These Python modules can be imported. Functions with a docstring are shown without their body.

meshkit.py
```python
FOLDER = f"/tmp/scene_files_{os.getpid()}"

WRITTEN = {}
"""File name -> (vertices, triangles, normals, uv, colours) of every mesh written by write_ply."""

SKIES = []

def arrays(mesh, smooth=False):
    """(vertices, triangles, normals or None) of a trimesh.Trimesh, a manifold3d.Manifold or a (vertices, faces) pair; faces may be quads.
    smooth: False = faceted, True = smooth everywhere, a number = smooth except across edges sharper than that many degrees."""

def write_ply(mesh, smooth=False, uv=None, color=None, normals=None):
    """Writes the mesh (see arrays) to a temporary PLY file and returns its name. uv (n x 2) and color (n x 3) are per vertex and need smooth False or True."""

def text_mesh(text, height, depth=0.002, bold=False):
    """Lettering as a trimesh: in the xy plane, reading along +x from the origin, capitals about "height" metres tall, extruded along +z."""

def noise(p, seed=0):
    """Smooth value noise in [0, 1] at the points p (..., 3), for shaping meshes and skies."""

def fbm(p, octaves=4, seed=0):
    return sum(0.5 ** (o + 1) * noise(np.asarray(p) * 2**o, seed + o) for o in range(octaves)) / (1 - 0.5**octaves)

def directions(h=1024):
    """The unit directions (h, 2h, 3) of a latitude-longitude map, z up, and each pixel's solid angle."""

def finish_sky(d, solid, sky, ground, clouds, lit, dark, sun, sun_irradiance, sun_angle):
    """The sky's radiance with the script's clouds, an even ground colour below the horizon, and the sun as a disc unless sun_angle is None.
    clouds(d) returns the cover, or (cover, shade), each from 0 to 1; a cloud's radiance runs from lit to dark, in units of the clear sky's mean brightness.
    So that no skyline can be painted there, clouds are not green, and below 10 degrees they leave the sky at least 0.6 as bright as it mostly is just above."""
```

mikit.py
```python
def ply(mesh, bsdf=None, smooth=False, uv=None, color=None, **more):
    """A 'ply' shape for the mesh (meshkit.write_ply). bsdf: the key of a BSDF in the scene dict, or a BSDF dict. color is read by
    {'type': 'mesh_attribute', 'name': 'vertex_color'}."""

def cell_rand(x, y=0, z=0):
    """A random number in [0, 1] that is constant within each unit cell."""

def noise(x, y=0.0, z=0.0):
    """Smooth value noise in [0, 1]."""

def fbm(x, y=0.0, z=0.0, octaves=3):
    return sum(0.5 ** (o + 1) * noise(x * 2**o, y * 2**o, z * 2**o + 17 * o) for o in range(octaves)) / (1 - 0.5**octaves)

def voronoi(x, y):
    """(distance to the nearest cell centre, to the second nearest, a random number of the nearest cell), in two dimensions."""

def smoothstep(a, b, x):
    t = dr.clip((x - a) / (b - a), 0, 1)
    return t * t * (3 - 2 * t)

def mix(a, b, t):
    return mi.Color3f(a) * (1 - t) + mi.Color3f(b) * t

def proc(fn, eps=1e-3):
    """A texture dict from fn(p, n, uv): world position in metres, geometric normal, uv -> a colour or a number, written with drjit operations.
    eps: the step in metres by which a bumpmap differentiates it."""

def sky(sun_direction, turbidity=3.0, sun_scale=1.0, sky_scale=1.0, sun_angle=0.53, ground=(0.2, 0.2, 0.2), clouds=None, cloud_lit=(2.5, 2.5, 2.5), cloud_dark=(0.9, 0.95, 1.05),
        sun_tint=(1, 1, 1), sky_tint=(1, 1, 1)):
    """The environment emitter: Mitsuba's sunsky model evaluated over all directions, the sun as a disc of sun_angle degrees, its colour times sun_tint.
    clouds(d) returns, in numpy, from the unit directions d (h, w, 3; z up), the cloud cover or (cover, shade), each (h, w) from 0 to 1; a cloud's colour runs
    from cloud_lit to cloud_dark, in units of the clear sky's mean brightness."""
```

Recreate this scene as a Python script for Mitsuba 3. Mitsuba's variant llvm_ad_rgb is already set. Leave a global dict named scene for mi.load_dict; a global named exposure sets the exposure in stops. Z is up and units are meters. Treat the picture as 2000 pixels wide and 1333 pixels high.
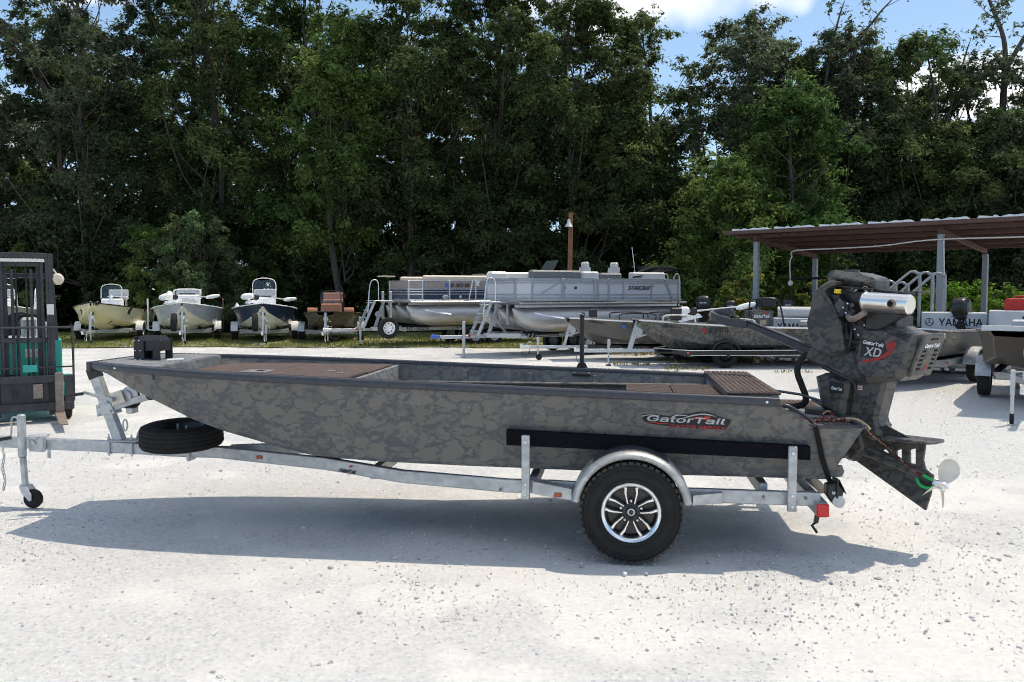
import math, random
import numpy as np, trimesh, mitsuba as mi, drjit as dr
import mikit, meshkit
from mikit import noise, fbm, voronoi, cell_rand, smoothstep, mix
from shapely.geometry import Polygon
T = mi.ScalarTransform4f
RNG = np.random.default_rng(7)
random.seed(7)
scene, labels = {}, {}

# ---------------------------------------------------------------- camera, sky, exposure
PITCH = math.atan(96.5 / 1700.0)
EYE = np.array([0, 0, 1.88])
scene['camera'] = {'type': 'perspective', 'fov': 2 * math.degrees(math.atan(1000 / 1700.0)), 'fov_axis': 'x', 'near_clip': 0.1, 'far_clip': 3000.0,
                   'to_world': T().look_at(origin=EYE.tolist(), target=[0, math.cos(PITCH), 1.88 - math.sin(PITCH)], up=[0, 0, 1])}
exposure = 2.02
SUN = (0.40, 0.235, 1.0)

def clouds(d):
    az = np.degrees(np.arctan2(d[..., 0], d[..., 1])); el = np.degrees(np.arcsin(np.clip(d[..., 2], -1, 1)))
    q = np.stack([d[..., 0] / (d[..., 2] + .25), d[..., 1] / (d[..., 2] + .25), d[..., 2] * 2], -1)
    n = meshkit.fbm(q * 2.1 + 3.7, 5, seed=3)
    c = np.clip((n - .44) * 6, 0, 1) * .95 * np.clip((el - 24) / 10, 0, 1)  # overhead cover out of view, thickened to whiten and lift the ambient light
    wob = (meshkit.fbm(np.stack([az, el, az * 0], -1) * .22, 4, seed=9) - .5) * 1.9
    for a0, e0, ra, re in ((9.5, 19.4, 9.5, 3.6), (27.5, 11.5, 7.5, 1.7), (-27.5, 17.0, 4.0, 1.2), (-31, 9.5, 3.0, 2.5), (-9.5, 19.5, 3.0, 1.2), (7.5, 9.5, 2.5, 1.2)):
        r = np.sqrt(((az - a0) / ra) ** 2 + ((el - e0) / re) ** 2)
        c = np.maximum(c, np.clip((1.05 - r + wob * .55) * 2.4, 0, 1))
    shade = np.clip((meshkit.fbm(q * 4 + 9, 4, seed=5) - .42) * 2.2, 0, 1) * c
    return c, shade
scene['sky_light'] = mikit.sky(SUN, turbidity=3.0, sun_scale=.64, sky_scale=1.1, sky_tint=(1.07, 1.03, .96), sun_tint=(.95, 1.0, 1.035), clouds=clouds, cloud_lit=(3.0, 3.0, 3.02), cloud_dark=(1.15, 1.2, 1.3), ground=(.35, .35, .33))

# ---------------------------------------------------------------- mesh helpers
def tm(v, f):
    f = np.asarray(f)
    if f.shape[1] == 4: f = np.vstack([f[:, [0, 1, 2]], f[:, [0, 2, 3]]])
    return trimesh.Trimesh(np.asarray(v, float), f, process=False)
def cat(*ms):
    ms = [m for m in ms if m is not None]
    return trimesh.util.concatenate(ms) if len(ms) > 1 else ms[0]
def convex(p):
    h = trimesh.convex.convex_hull(np.asarray(p, float)); return trimesh.Trimesh(h.vertices, h.faces, process=False)
def box(x0, x1, y0, y1, z0, z1, r=.006):
    x0, x1 = min(x0, x1), max(x0, x1); y0, y1 = min(y0, y1), max(y0, y1); z0, z1 = min(z0, z1), max(z0, z1)
    r = min(r, (x1 - x0) * .45, (y1 - y0) * .45, (z1 - z0) * .45)
    if r < 1e-4: return trimesh.creation.box(bounds=[[x0, y0, z0], [x1, y1, z1]])
    P = []
    for a in (0, 1):
        for b in (0, 1):
            for c in (0, 1):
                p = np.array([(x0, x1)[a], (y0, y1)[b], (z0, z1)[c]], float); s = np.array([1 - 2 * a, 1 - 2 * b, 1 - 2 * c]) * r
                for k in range(3):
                    q = p + s; q[k] = p[k]; P.append(q)
    return convex(P)
def beam(p0, p1, w, h, up=(0, 0, 1), r=.004):
    p0, p1 = np.asarray(p0, float), np.asarray(p1, float); L = np.linalg.norm(p1 - p0); x = (p1 - p0) / L
    up = np.asarray(up, float)
    if abs(x @ up) > .98: up = np.array([1.0, 0, 0])
    y = np.cross(up, x); y /= np.linalg.norm(y); z = np.cross(x, y)
    m = box(0, L, -w / 2, w / 2, -h / 2, h / 2, r); m.vertices = p0 + m.vertices @ np.array([x, y, z]); return m
def smooth_path(P, k=6):
    P = np.asarray(P, float)
    if len(P) < 3: return P
    E = np.vstack([2 * P[0] - P[1], P, 2 * P[-1] - P[-2]]); out = []
    for i in range(1, len(E) - 2):
        for t in np.linspace(0, 1, k, endpoint=False):
            a, b, c, d = E[i - 1], E[i], E[i + 1], E[i + 2]
            out.append(.5 * (2 * b + (c - a) * t + (2 * a - 5 * b + 4 * c - d) * t * t + (3 * b - a - 3 * c + d) * t ** 3))
    return np.array(out + [P[-1]])
def tube(P, r, n=8, caps=True):
    P = np.asarray(P, float); N = len(P); r = np.broadcast_to(np.asarray(r, float), (N,))
    t = np.gradient(P, axis=0); t /= np.linalg.norm(t, axis=1, keepdims=True) + 1e-12
    u = np.cross(t[0], [0, 0, 1.0]); u = u if np.linalg.norm(u) > .1 else np.cross(t[0], [1.0, 0, 0]); V = []
    for i in range(N):
        u = u - t[i] * (u @ t[i]); u /= np.linalg.norm(u) + 1e-12; w = np.cross(t[i], u)
        a = np.arange(n) * 2 * np.pi / n
        V.append(P[i] + r[i] * (np.cos(a)[:, None] * u + np.sin(a)[:, None] * w))
    V = np.vstack(V); i = np.arange(N - 1)[:, None] * n; j = np.arange(n)[None]; k = (j + 1) % n
    F = np.stack([i + j, i + k, i + n + k, i + n + j], -1).reshape(-1, 4); F = np.vstack([F[:, [0, 1, 2]], F[:, [0, 2, 3]]])
    if caps:
        V = np.vstack([V, P[0], P[-1]]); a = np.arange(n); b = (a + 1) % n; m = len(V)
        F = np.vstack([F, np.stack([b, a, a * 0 + m - 2], 1), np.stack([a + (N - 1) * n, b + (N - 1) * n, a * 0 + m - 1], 1)])
    return tm(V, F)
def cyl(p0, p1, r, n=16, r1=None):
    return tube(np.array([p0, p1], float), [r, r if r1 is None else r1], n)
def loop_tube(P, r, n=8):
    P = np.asarray(P, float); return tube(np.vstack([P, P[:1]]), r, n, False)
def lathe(prof, c=(0, 0, 0), axis=(0, 0, 1), n=32, ref=None):
    """profile of (radius, height along the axis)"""
    prof = np.asarray(prof, float); ax = np.asarray(axis, float) / np.linalg.norm(axis)
    u = np.cross(ax, [0, 0, 1.0]); u = u if np.linalg.norm(u) > .1 else np.array([1.0, 0, 0]); u /= np.linalg.norm(u); w = np.cross(ax, u)
    a = np.arange(n) * 2 * np.pi / n; ring = np.cos(a)[:, None] * u + np.sin(a)[:, None] * w
    V = (np.asarray(c, float) + prof[:, None, :1] * ring[None] + prof[:, None, 1:] * ax).reshape(-1, 3)
    i = np.arange(len(prof) - 1)[:, None] * n; j = np.arange(n)[None]; k = (j + 1) % n
    return tm(V, np.stack([i + j, i + k, i + n + k, i + n + j], -1).reshape(-1, 4))
def loft(rings, cap=True, closed=True):
    R = np.asarray(rings, float); N, n = R.shape[:2]; m = n if closed else n - 1
    i = np.arange(N - 1)[:, None] * n; j = np.arange(m)[None]; k = (j + 1) % n
    F = np.stack([i + j, i + k, i + n + k, i + n + j], -1).reshape(-1, 4); F = np.vstack([F[:, [0, 1, 2]], F[:, [0, 2, 3]]])
    V = R.reshape(-1, 3)
    if cap and closed:
        a = np.arange(n); b = (a + 1) % n; V = np.vstack([V, R[0].mean(0), R[-1].mean(0)])
        F = np.vstack([F, np.stack([b, a, a * 0 + N * n], 1), np.stack([a + (N - 1) * n, b + (N - 1) * n, a * 0 + N * n + 1], 1)])
    return tm(V, F)
def prism(poly, d0, d1, o=(0, 0, 0), X=(1, 0, 0), Y=(0, 0, 1), N=(0, 1, 0), holes=()):
    """extrudes a 2D outline (in the plane of X, Y) from d0 to d1 along N"""
    P = Polygon(poly, holes)
    if not P.is_valid: P = P.buffer(0)
    m = trimesh.creation.extrude_polygon(P, d1 - d0, engine='earcut'); v = m.vertices
    w = np.asarray(o, float) + v[:, :1] * np.asarray(X, float) + v[:, 1:2] * np.asarray(Y, float) + (v[:, 2:] + d0) * np.asarray(N, float)
    m = tm(w, m.faces)
    if np.dot(np.cross(X, Y), N) < 0: m.faces = m.faces[:, ::-1]
    return m
def rprism(poly, d0, d1, r=.02, **k):
    """as prism, with chamfered front and back edges"""
    P = Polygon(poly).buffer(0); Q = P.buffer(-r, join_style=2)
    if Q.is_empty or Q.geom_type != 'Polygon': return prism(poly, d0, d1, **k)
    n = 72
    def ring(G, d):
        L = G.exterior; 
        pts = np.array([L.interpolate(t, normalized=True).coords[0] for t in np.linspace(0, 1, n, endpoint=False)]); return pts
    a, b = ring(P, 0), ring(Q, 0)
    idx = [int(np.argmin(((b - p) ** 2).sum(1))) for p in a[:1]]; b = np.roll(b, -idx[0], 0)
    o, X, Y, N = (np.asarray(k.get(s, dv), float) for s, dv in (('o', (0, 0, 0)), ('X', (1, 0, 0)), ('Y', (0, 0, 1)), ('N', (0, 1, 0))))
    f = lambda p, d: o + p[:, :1] * X + p[:, 1:] * Y + d * N
    m = loft([f(b, d0), f(a, d0 + r), f(a, d1 - r), f(b, d1)], cap=False)
    c0, c1 = prism(Q.exterior.coords[:-1], d0, d0 + 1e-4, **k), prism(Q.exterior.coords[:-1], d1 - 1e-4, d1, **k)
    return cat(m, c0, c1)
def ell(c, r, sub=2, e=1.0):
    m = trimesh.creation.icosphere(subdivisions=sub); v = np.sign(m.vertices) * np.abs(m.vertices) ** e
    return tm(v * np.asarray(r) + np.asarray(c), m.faces)
def frame_m(o, x, y, z=(0, 0, 1)):
    M = np.eye(4); M[:3, 0], M[:3, 1], M[:3, 2], M[:3, 3] = x, y, z, o; return M
def head(o, d):
    """a thing's frame: local +x points along the ground direction d, origin o on the ground"""
    d = np.array([d[0], d[1], 0.0]); d /= np.linalg.norm(d); return frame_m((o[0], o[1], o[2] if len(o) > 2 else 0), d, np.cross([0, 0, 1], d))
def letters(txt, h, o, right, up, out, bold=True, slant=0.0, depth=.003, width=None):
    m = meshkit.text_mesh(txt, h, depth, bold); v = m.vertices.copy()
    if width: v[:, 0] *= width / (v[:, 0].max() - v[:, 0].min())
    v[:, 0] += slant * v[:, 1]
    right, up, out = (np.asarray(a, float) / np.linalg.norm(a) for a in (right, up, out))
    f = m.faces if np.dot(np.cross(right, up), out) > 0 else m.faces[:, ::-1]
    return tm(np.asarray(o, float) + v[:, :1] * right + v[:, 1:2] * up + (v[:, 2:]) * out, f)

# ---------------------------------------------------------------- scene writing
CUR = np.eye(4)
def setm(M):
    global CUR
    CUR = np.asarray(M, float)
def num(key):
    if key not in scene and key not in labels and not any(k.startswith(key + '__') for k in scene): return key
    i = 1
    while True:
        k = '%s_%03d' % (key, i)
        if k not in scene and k not in labels and not any(q.startswith(k + '__') for q in scene): return k
        i += 1
def thing(name, label, category, group=None, kind=None):
    key = num(name); labels[key] = {'label': label, 'category': category}
    if group: labels[key]['group'] = group
    if kind: labels[key]['kind'] = kind
    return key
USED = set()
def put(key, mesh, mat, smooth=35, parent=None, M=None, color=None, label=None, kind=None):
    """one entry of the scene: parent + '__' + key, numbered when taken; vertices baked into the world by the current frame"""
    full = key if parent is None else parent + '__' + key
    k, i = full, 0
    while k in scene:
        i += 1; k = '%s_%03d' % (full, i)
    M = CUR if M is None else M
    v = mesh.vertices @ M[:3, :3].T + M[:3, 3]; f = mesh.faces if np.linalg.det(M[:3, :3]) > 0 else mesh.faces[:, ::-1]
    scene[k] = mikit.ply(tm(v, f), mat, smooth=(True if color is not None and smooth else smooth) if color is not None else smooth, color=color)
    if label or kind:
        labels[k] = {}
        if label: labels[k]['label'] = label
        if kind: labels[k]['kind'] = kind
    return k

# ---------------------------------------------------------------- materials
def two(b): return {'type': 'twosided', 'bsdf': b}
def rgb(*c): return {'type': 'rgb', 'value': list(c)}
def mat(name, col, rough=.5, metal=0.0, **k):
    scene[name] = two({'type': 'principled', 'base_color': mikit.proc(col) if callable(col) else rgb(*col), 'roughness': mikit.proc(k.pop('rfn')) if 'rfn' in k else rough, 'metallic': metal, 'specular': .5, **k} if metal < 1 else
                      {'type': 'principled', 'base_color': mikit.proc(col) if callable(col) else rgb(*col), 'roughness': rough, 'metallic': 1.0, **k})
    return name
def bumped(name, fn, scale=1.0, eps=1e-3):
    inner = scene[name]['bsdf']
    scene[name] = two({'type': 'bumpmap', 'tex': mikit.proc(fn, eps), 'scale': scale, 'bsdf': inner}); return name

def gravel_col(p, n, uv):
    big = fbm(p.x * .28, p.y * .28, 3.0, 4); mid = fbm(p.x * 1.7 + 5, p.y * 1.7, 1.0, 4)
    fine = noise(p.x * 45, p.y * 45, 0.5); fin2 = noise(p.x * 110, p.y * 110, 2.5)
    d, d2, r = voronoi(p.x * 30, p.y * 30)
    loose = smoothstep(.44, .62, mid * .6 + big * .45)          # patches of loose grey gravel over packed pale fines
    wob = (fbm(p.x * .5 + 40, p.y * .5, 5.0, 3) - .5) * 4
    loose = dr.maximum(loose, smoothstep(.8, 3.2, p.x + wob) * smoothstep(7.0, 9.5, p.y + wob) * .95)   # the coarser grey gravel by the carport
    base = mix((.605, .60, .582), (.515, .518, .515), loose)
    base = mix(base, (.54, .54, .535), smoothstep(.6, .95, fbm(p.x * .55 + 9, p.y * .9, 7.0, 4)) * .7)
    chip = mix((.30, .305, .32), (.66, .66, .65), r)
    base = mix(base, chip, smoothstep(.5, .28, d) * (.06 + .36 * loose))
    return base * (.84 + .20 * fine + .12 * fin2)
scene['m_gravel'] = {'type': 'bumpmap', 'tex': mikit.proc(lambda p, n, uv: .006 * fbm(p.x * 9, p.y * 9, 1.0, 3) + .0030 * noise(p.x * 60, p.y * 60) + .0016 * noise(p.x * 130, p.y * 130), 2e-3), 'scale': 1.0,
                     'bsdf': {'type': 'diffuse', 'reflectance': mikit.proc(gravel_col)}}
scene['m_stone'] = {'type': 'diffuse', 'reflectance': {'type': 'mesh_attribute', 'name': 'vertex_color'}}
scene['m_grass_soil'] = {'type': 'diffuse', 'reflectance': mikit.proc(lambda p, n, uv: mix((.22, .23, .13), (.38, .35, .26), smoothstep(.5, .75, fbm(p.x * 1.3, p.y * 1.3, 0.0, 4))) * (.7 + .6 * noise(p.x * 14, p.y * 14)))}
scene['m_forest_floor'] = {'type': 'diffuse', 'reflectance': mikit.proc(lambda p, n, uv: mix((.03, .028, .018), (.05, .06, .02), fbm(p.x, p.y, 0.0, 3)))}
def leafmat(name, trans=1.25):
    scene[name] = {'type': 'principledthin', 'base_color': {'type': 'mesh_attribute', 'name': 'vertex_color'}, 'roughness': .42, 'spec_trans': 0.0, 'diff_trans': trans, 'eta': 1.45}
leafmat('m_leaf'); leafmat('m_blade', 1.0)
mat('m_bark', lambda p, n, uv: mix((.035, .03, .025), (.13, .115, .10), fbm(p.x * 9, p.y * 9, p.z * 2.0, 4)), .95, specular=.1)

def camo(a, b, sc, dark=1.0):
    """pale ragged islands in a net of darker veins"""
    def fn(p, n, uv):
        x, z = (p.x - p.y * .33) * sc * .62, (p.z + p.y * .52) * sc
        w1 = fbm(x * 1.7, z * 1.7, p.y * sc, 3) - .5; w2 = fbm(x * 1.7 + 31, z * 1.7 + 7, p.y * sc, 3) - .5
        f1, f2, r = voronoi(x + w1 * 1.5, z + w2 * 1.5)
        rag = (fbm(p.x * sc * 3.4, p.y * sc * 3.4, p.z * sc * 4.6, 4) - .5) * .62
        wide = fbm(x * .8 + 3, z * .8 + 5, 1.0, 2)
        vein = smoothstep(.10 + .42 * wide, .02, f2 - f1 + rag * (.7 + 1.3 * wide))
        blot = smoothstep(.60, .68, fbm(x * 1.3 + 50, z * 1.3, p.y, 4) + rag * .2) * .7
        c = mix(a, b, dr.maximum(vein, blot) * dark) * (.92 + .16 * r)
        return c * (.9 + .2 * noise(p.x * 160, p.y * 160, p.z * 160))
    return fn
mat('m_camo', camo((.150, .142, .126), (.076, .080, .088), 9.0, .88), .55)
mat('m_camo_motor', camo((.082, .078, .068), (.026, .028, .034), 10.0, .9), .45)
mat('m_camo_far', camo((.145, .138, .12), (.045, .045, .048), 9.0, .9), .5)
mat('m_rail', lambda p, n, uv: mix((.028, .030, .037), (.058, .061, .072), fbm(p.x * 30, p.y * 30, p.z * 30, 3)), .30)
mat('m_deck_grey', camo((.20, .20, .205), (.11, .115, .13), 9.0, .8), .5)
mat('m_pad', lambda p, n, uv: mix((.068, .051, .046), (.100, .075, .067), fbm(p.x * 14, p.y * 14, p.z * 9, 3)) * (.85 + .3 * noise(p.x * 150, p.y * 150, p.z * 50)), .85, specular=.2)
mat('m_galv', lambda p, n, uv: mix((.34, .36, .37), (.66, .68, .69), fbm(p.x * 22, p.y * 22, p.z * 22, 4)) * (.82 + .3 * noise(p.x * 4, p.y * 4, p.z * 14)), .48, .75)
mat('m_galv_far', (.55, .565, .575), .5, .7)
mat('m_alu', (.74, .75, .77), .34, 1.0)
mat('m_tube_alu', lambda p, n, uv: mix((.38, .37, .35), (.56, .56, .56), fbm(p.x * 3, p.y * 3, p.z * 8, 3)), .46, .7)
mat('m_tube_dirty', lambda p, n, uv: mix((.34, .29, .19), (.52, .47, .36), fbm(p.x * 3, p.y * 3, p.z * 6, 4)), .5, .55)
mat('m_chrome', (.84, .82, .78), .28, 1.0)
mat('m_machined', (.86, .87, .88), .24, 1.0)
mat('m_rubber', lambda p, n, uv: mix((.013, .013, .013), (.030, .029, .028), fbm(p.x * 18, p.y * 18, p.z * 18, 4)), .85, specular=.25)
mat('m_tread', lambda p, n, uv: mix((.018, .018, .018), (.10, .095, .085), fbm(p.x * 30, p.y * 30, p.z * 30, 3)), .92, specular=.1)
mat('m_black', (.014, .014, .016), .38)
mat('m_black_flat', (.011, .011, .012), .8, specular=.2)
mat('m_carpet', lambda p, n, uv: mix((.006, .006, .008), (.014, .014, .017), noise(p.x * 120, p.y * 120, p.z * 120)), 1.0, specular=.02)
mat('m_wheel_black', (.010, .010, .012), .25, clearcoat=.6)
mat('m_red', (.55, .012, .015), .3, clearcoat=.4)
mat('m_red_tank', (.42, .018, .014), .5)
mat('m_red_print', (.30, .022, .022), .65)
mat('m_amber', (.42, .085, .03), .3, clearcoat=.4)
mat('m_silver_print', (.42, .43, .44), .6)
mat('m_white_print', (.80, .80, .80), .6)
mat('m_black_print', (.018, .018, .02), .7)
mat('m_blue_print', (.05, .13, .42), .6)
mat('m_white', (.80, .80, .78), .28, clearcoat=.5)
mat('m_offwhite', (.66, .64, .58), .45)
mat('m_cream', lambda p, n, uv: mix((.82, .80, .74), (.70, .67, .57), smoothstep(.55, .8, fbm(p.x * 2, p.y * 2, p.z * 3, 4))), .3, clearcoat=.5)
mat('m_yellow', lambda p, n, uv: mix(mix((.84, .77, .50), (.74, .65, .38), fbm(p.x * 1.2, p.y * 1.2, p.z * 2, 4)), (.05, .045, .03), smoothstep(.66, .72, fbm(p.x * 2.6 + 3, p.y * 2.6, p.z * 2.6, 4))), .3, clearcoat=.4)
mat('m_hull_grey', (.40, .42, .43), .3, clearcoat=.5)
mat('m_navy', (.018, .035, .065), .22, clearcoat=.8)
mat('m_fence_grey', (.30, .31, .33), .42, .35)
mat('m_panel_grey', (.50, .51, .545), .45, .2)
mat('m_taupe', (.27, .225, .205), .5)
mat('m_cushion', (.50, .50, .49), .6)
mat('m_cushion_tan', (.58, .50, .40), .6)
mat('m_cushion_dark', (.12, .125, .135), .55)
mat('m_leather', (.36, .15, .075), .5)
mat('m_teal', lambda p, n, uv: mix((.03, .36, .29), (.06, .26, .22), smoothstep(.5, .8, fbm(p.x * 5, p.y * 5, p.z * 5, 4))), .4)
mat('m_mast', lambda p, n, uv: mix((.020, .022, .027), (.075, .075, .08), fbm(p.x * 12, p.y * 12, p.z * 4, 4)), .5, .3)
mat('m_fork', lambda p, n, uv: mix((.17, .13, .10), (.33, .28, .24), fbm(p.x * 14, p.y * 14, p.z * 14, 4)), .6, .4)
mat('m_rust', lambda p, n, uv: mix((.11, .08, .055), (.21, .16, .12), fbm(p.x * 14, p.y * 14, p.z * 14, 4)), .9, specular=.1)
mat('m_post', (.27, .29, .32), .5, .3)
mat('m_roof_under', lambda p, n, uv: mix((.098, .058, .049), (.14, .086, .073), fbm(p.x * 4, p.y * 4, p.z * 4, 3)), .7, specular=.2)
mat('m_roof_top', (.62, .63, .64), .35, .6)
mat('m_pole_wood', lambda p, n, uv: mix((.16, .075, .045), (.30, .16, .10), fbm(p.x * 30, p.y * 30, p.z * 1.5, 4)), .9, specular=.1)
mat('m_prop', lambda p, n, uv: mix((.50, .47, .41), (.68, .65, .58), fbm(p.x * 16, p.y * 16, p.z * 16, 3)), .35, .5)
mat('m_green_cord', (.015, .42, .10), .5)
mat('m_rope', lambda p, n, uv: mix((.17, .025, .022), (.28, .22, .16), smoothstep(.45, .55, noise(p.x * 90, p.y * 90, p.z * 90))), .9, specular=.1)
mat('m_tan_strap', (.48, .37, .22), .8)
mat('m_yellow_cap', (.80, .55, .02), .4)
mat('m_crate', lambda p, n, uv: mix((.55, .56, .58), (.42, .43, .46), fbm(p.x * 4, p.y * 4, p.z * 4, 3)), .5, .15)
mat('m_jon_green', lambda p, n, uv: mix((.088, .084, .073), (.14, .132, .112), fbm(p.x * 5, p.y * 5, p.z * 5, 4)), .42, .15)
mat('m_jon_brown', (.075, .062, .05), .45, .15)
mat('m_reeds', camo((.13, .11, .07), (.035, .035, .025), 10.0, .9), .6)
scene['m_glass'] = {'type': 'thindielectric', 'int_ior': 1.5}
mat('m_tinted', (.05, .06, .065), .08, clearcoat=1.0)
# ---------------------------------------------------------------- ground
setm(np.eye(4))
labels['gravel_lot'] = {'kind': 'structure', 'label': 'pale crushed limestone gravel lot under the boats'}
gx = np.concatenate([[-1500, -300, -90], np.linspace(-40, 40, 161), [90, 300, 1500]]); gy = np.concatenate([[-900, -100, -20], np.linspace(-5, 36, 120), [60, 200, 1500]])
GX, GY = np.meshgrid(gx, gy); GZ = np.where((np.abs(GX) < 41) & (GY < 35) & (GY > -6), (meshkit.fbm(np.stack([GX * .5, GY * .5, GX * 0], -1), 3, 4) - .5) * .03, 0) - .006
nx = len(gx); ii = np.arange(len(gy) - 1)[:, None] * nx + np.arange(nx - 1)[None]
put('gravel_lot', tm(np.stack([GX, GY, GZ], -1).reshape(-1, 3), np.stack([ii, ii + 1, ii + nx + 1, ii + nx], -1).reshape(-1, 4)), 'm_gravel', True)

def edge_strip(x0, x1, near, far, z, step=.25):
    xs = np.arange(x0, x1 + step, step); w = meshkit.fbm(np.stack([xs * .6, xs * 0, xs * 0], -1), 4, 11) - .5
    a = np.stack([xs, near(xs) + w * 1.3, xs * 0 + z], 1); b = np.stack([xs, xs * 0 + far, xs * 0 + z], 1); n = len(xs); i = np.arange(n - 1)
    return tm(np.vstack([a, b]), np.stack([i, i + 1, i + 1 + n, i + n], 1)), xs, near(xs) + w * 1.3
near = lambda x: 29.2 + np.clip((x + 2) * .02, 0, .6)
labels['grass_verge'] = {'kind': 'structure', 'label': 'strip of grassy soil along the edge of the lot under the back row of boats'}
m, gxs, gys = edge_strip(-45, 60, near, 42.5, .022); put('grass_verge', m, 'm_grass_soil')
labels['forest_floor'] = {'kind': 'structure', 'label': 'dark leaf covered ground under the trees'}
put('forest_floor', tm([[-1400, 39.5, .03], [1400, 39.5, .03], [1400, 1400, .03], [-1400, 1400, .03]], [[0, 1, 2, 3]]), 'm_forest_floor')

def blades(n, xs, ys, h, col, seed, w=.018):
    r = np.random.default_rng(seed); a = r.uniform(0, 2 * np.pi, n); hh = h * r.uniform(.5, 1.4, n); lean = r.normal(0, .35, (n, 2)) * hh[:, None]
    z0 = np.full(n, .015); b = np.stack([xs, ys, z0], 1); t = np.stack([np.cos(a), np.sin(a), 0 * a], 1) * w * r.uniform(.6, 1.4, n)[:, None]
    tip = b + np.stack([lean[:, 0], lean[:, 1], hh], 1)
    V = np.stack([b - t, b + t, tip], 1).reshape(-1, 3); c = np.array(col) * r.uniform(.6, 1.35, (n, 1)) * np.stack([r.uniform(.8, 1.5, n), np.ones(n), r.uniform(.7, 1.1, n)], 1)
    return tm(V, np.arange(3 * n).reshape(-1, 3)), np.repeat(c, 3, 0)
r_ = np.random.default_rng(5)
def scatter(n, x0, x1, y0, y1, thr, sc, seed):
    x, y = r_.uniform(x0, x1, n * 3), r_.uniform(y0, y1, n * 3); k = meshkit.fbm(np.stack([x * sc, y * sc, x * 0], -1), 3, seed) > thr
    return x[k][:n], y[k][:n]
x, y = scatter(60000, -32, 22, 28.7, 38.5, .36, .9, 2); k = y > np.interp(x, gxs, gys) - .15 + r_.exponential(.12, len(x)) * -1
m, c = blades(k.sum(), x[k], y[k], .085, (.22, .27, .10), 1); labels['grass'] = {'kind': 'stuff', 'label': 'short green grass along the back row of boats', 'category': 'grass'}
put('grass', m, 'm_blade', False, color=c)
x, y = scatter(4200, 2.5, 13, 19.9, 28, .54, .9, 6)
m, c = blades(len(x), x, y, .07, (.20, .20, .09), 2); labels['weeds'] = {'kind': 'stuff', 'label': 'sparse yellowish weeds in the gravel under the parked jon boats', 'category': 'weeds'}
put('weeds', m, 'm_blade', False, color=c)

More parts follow.
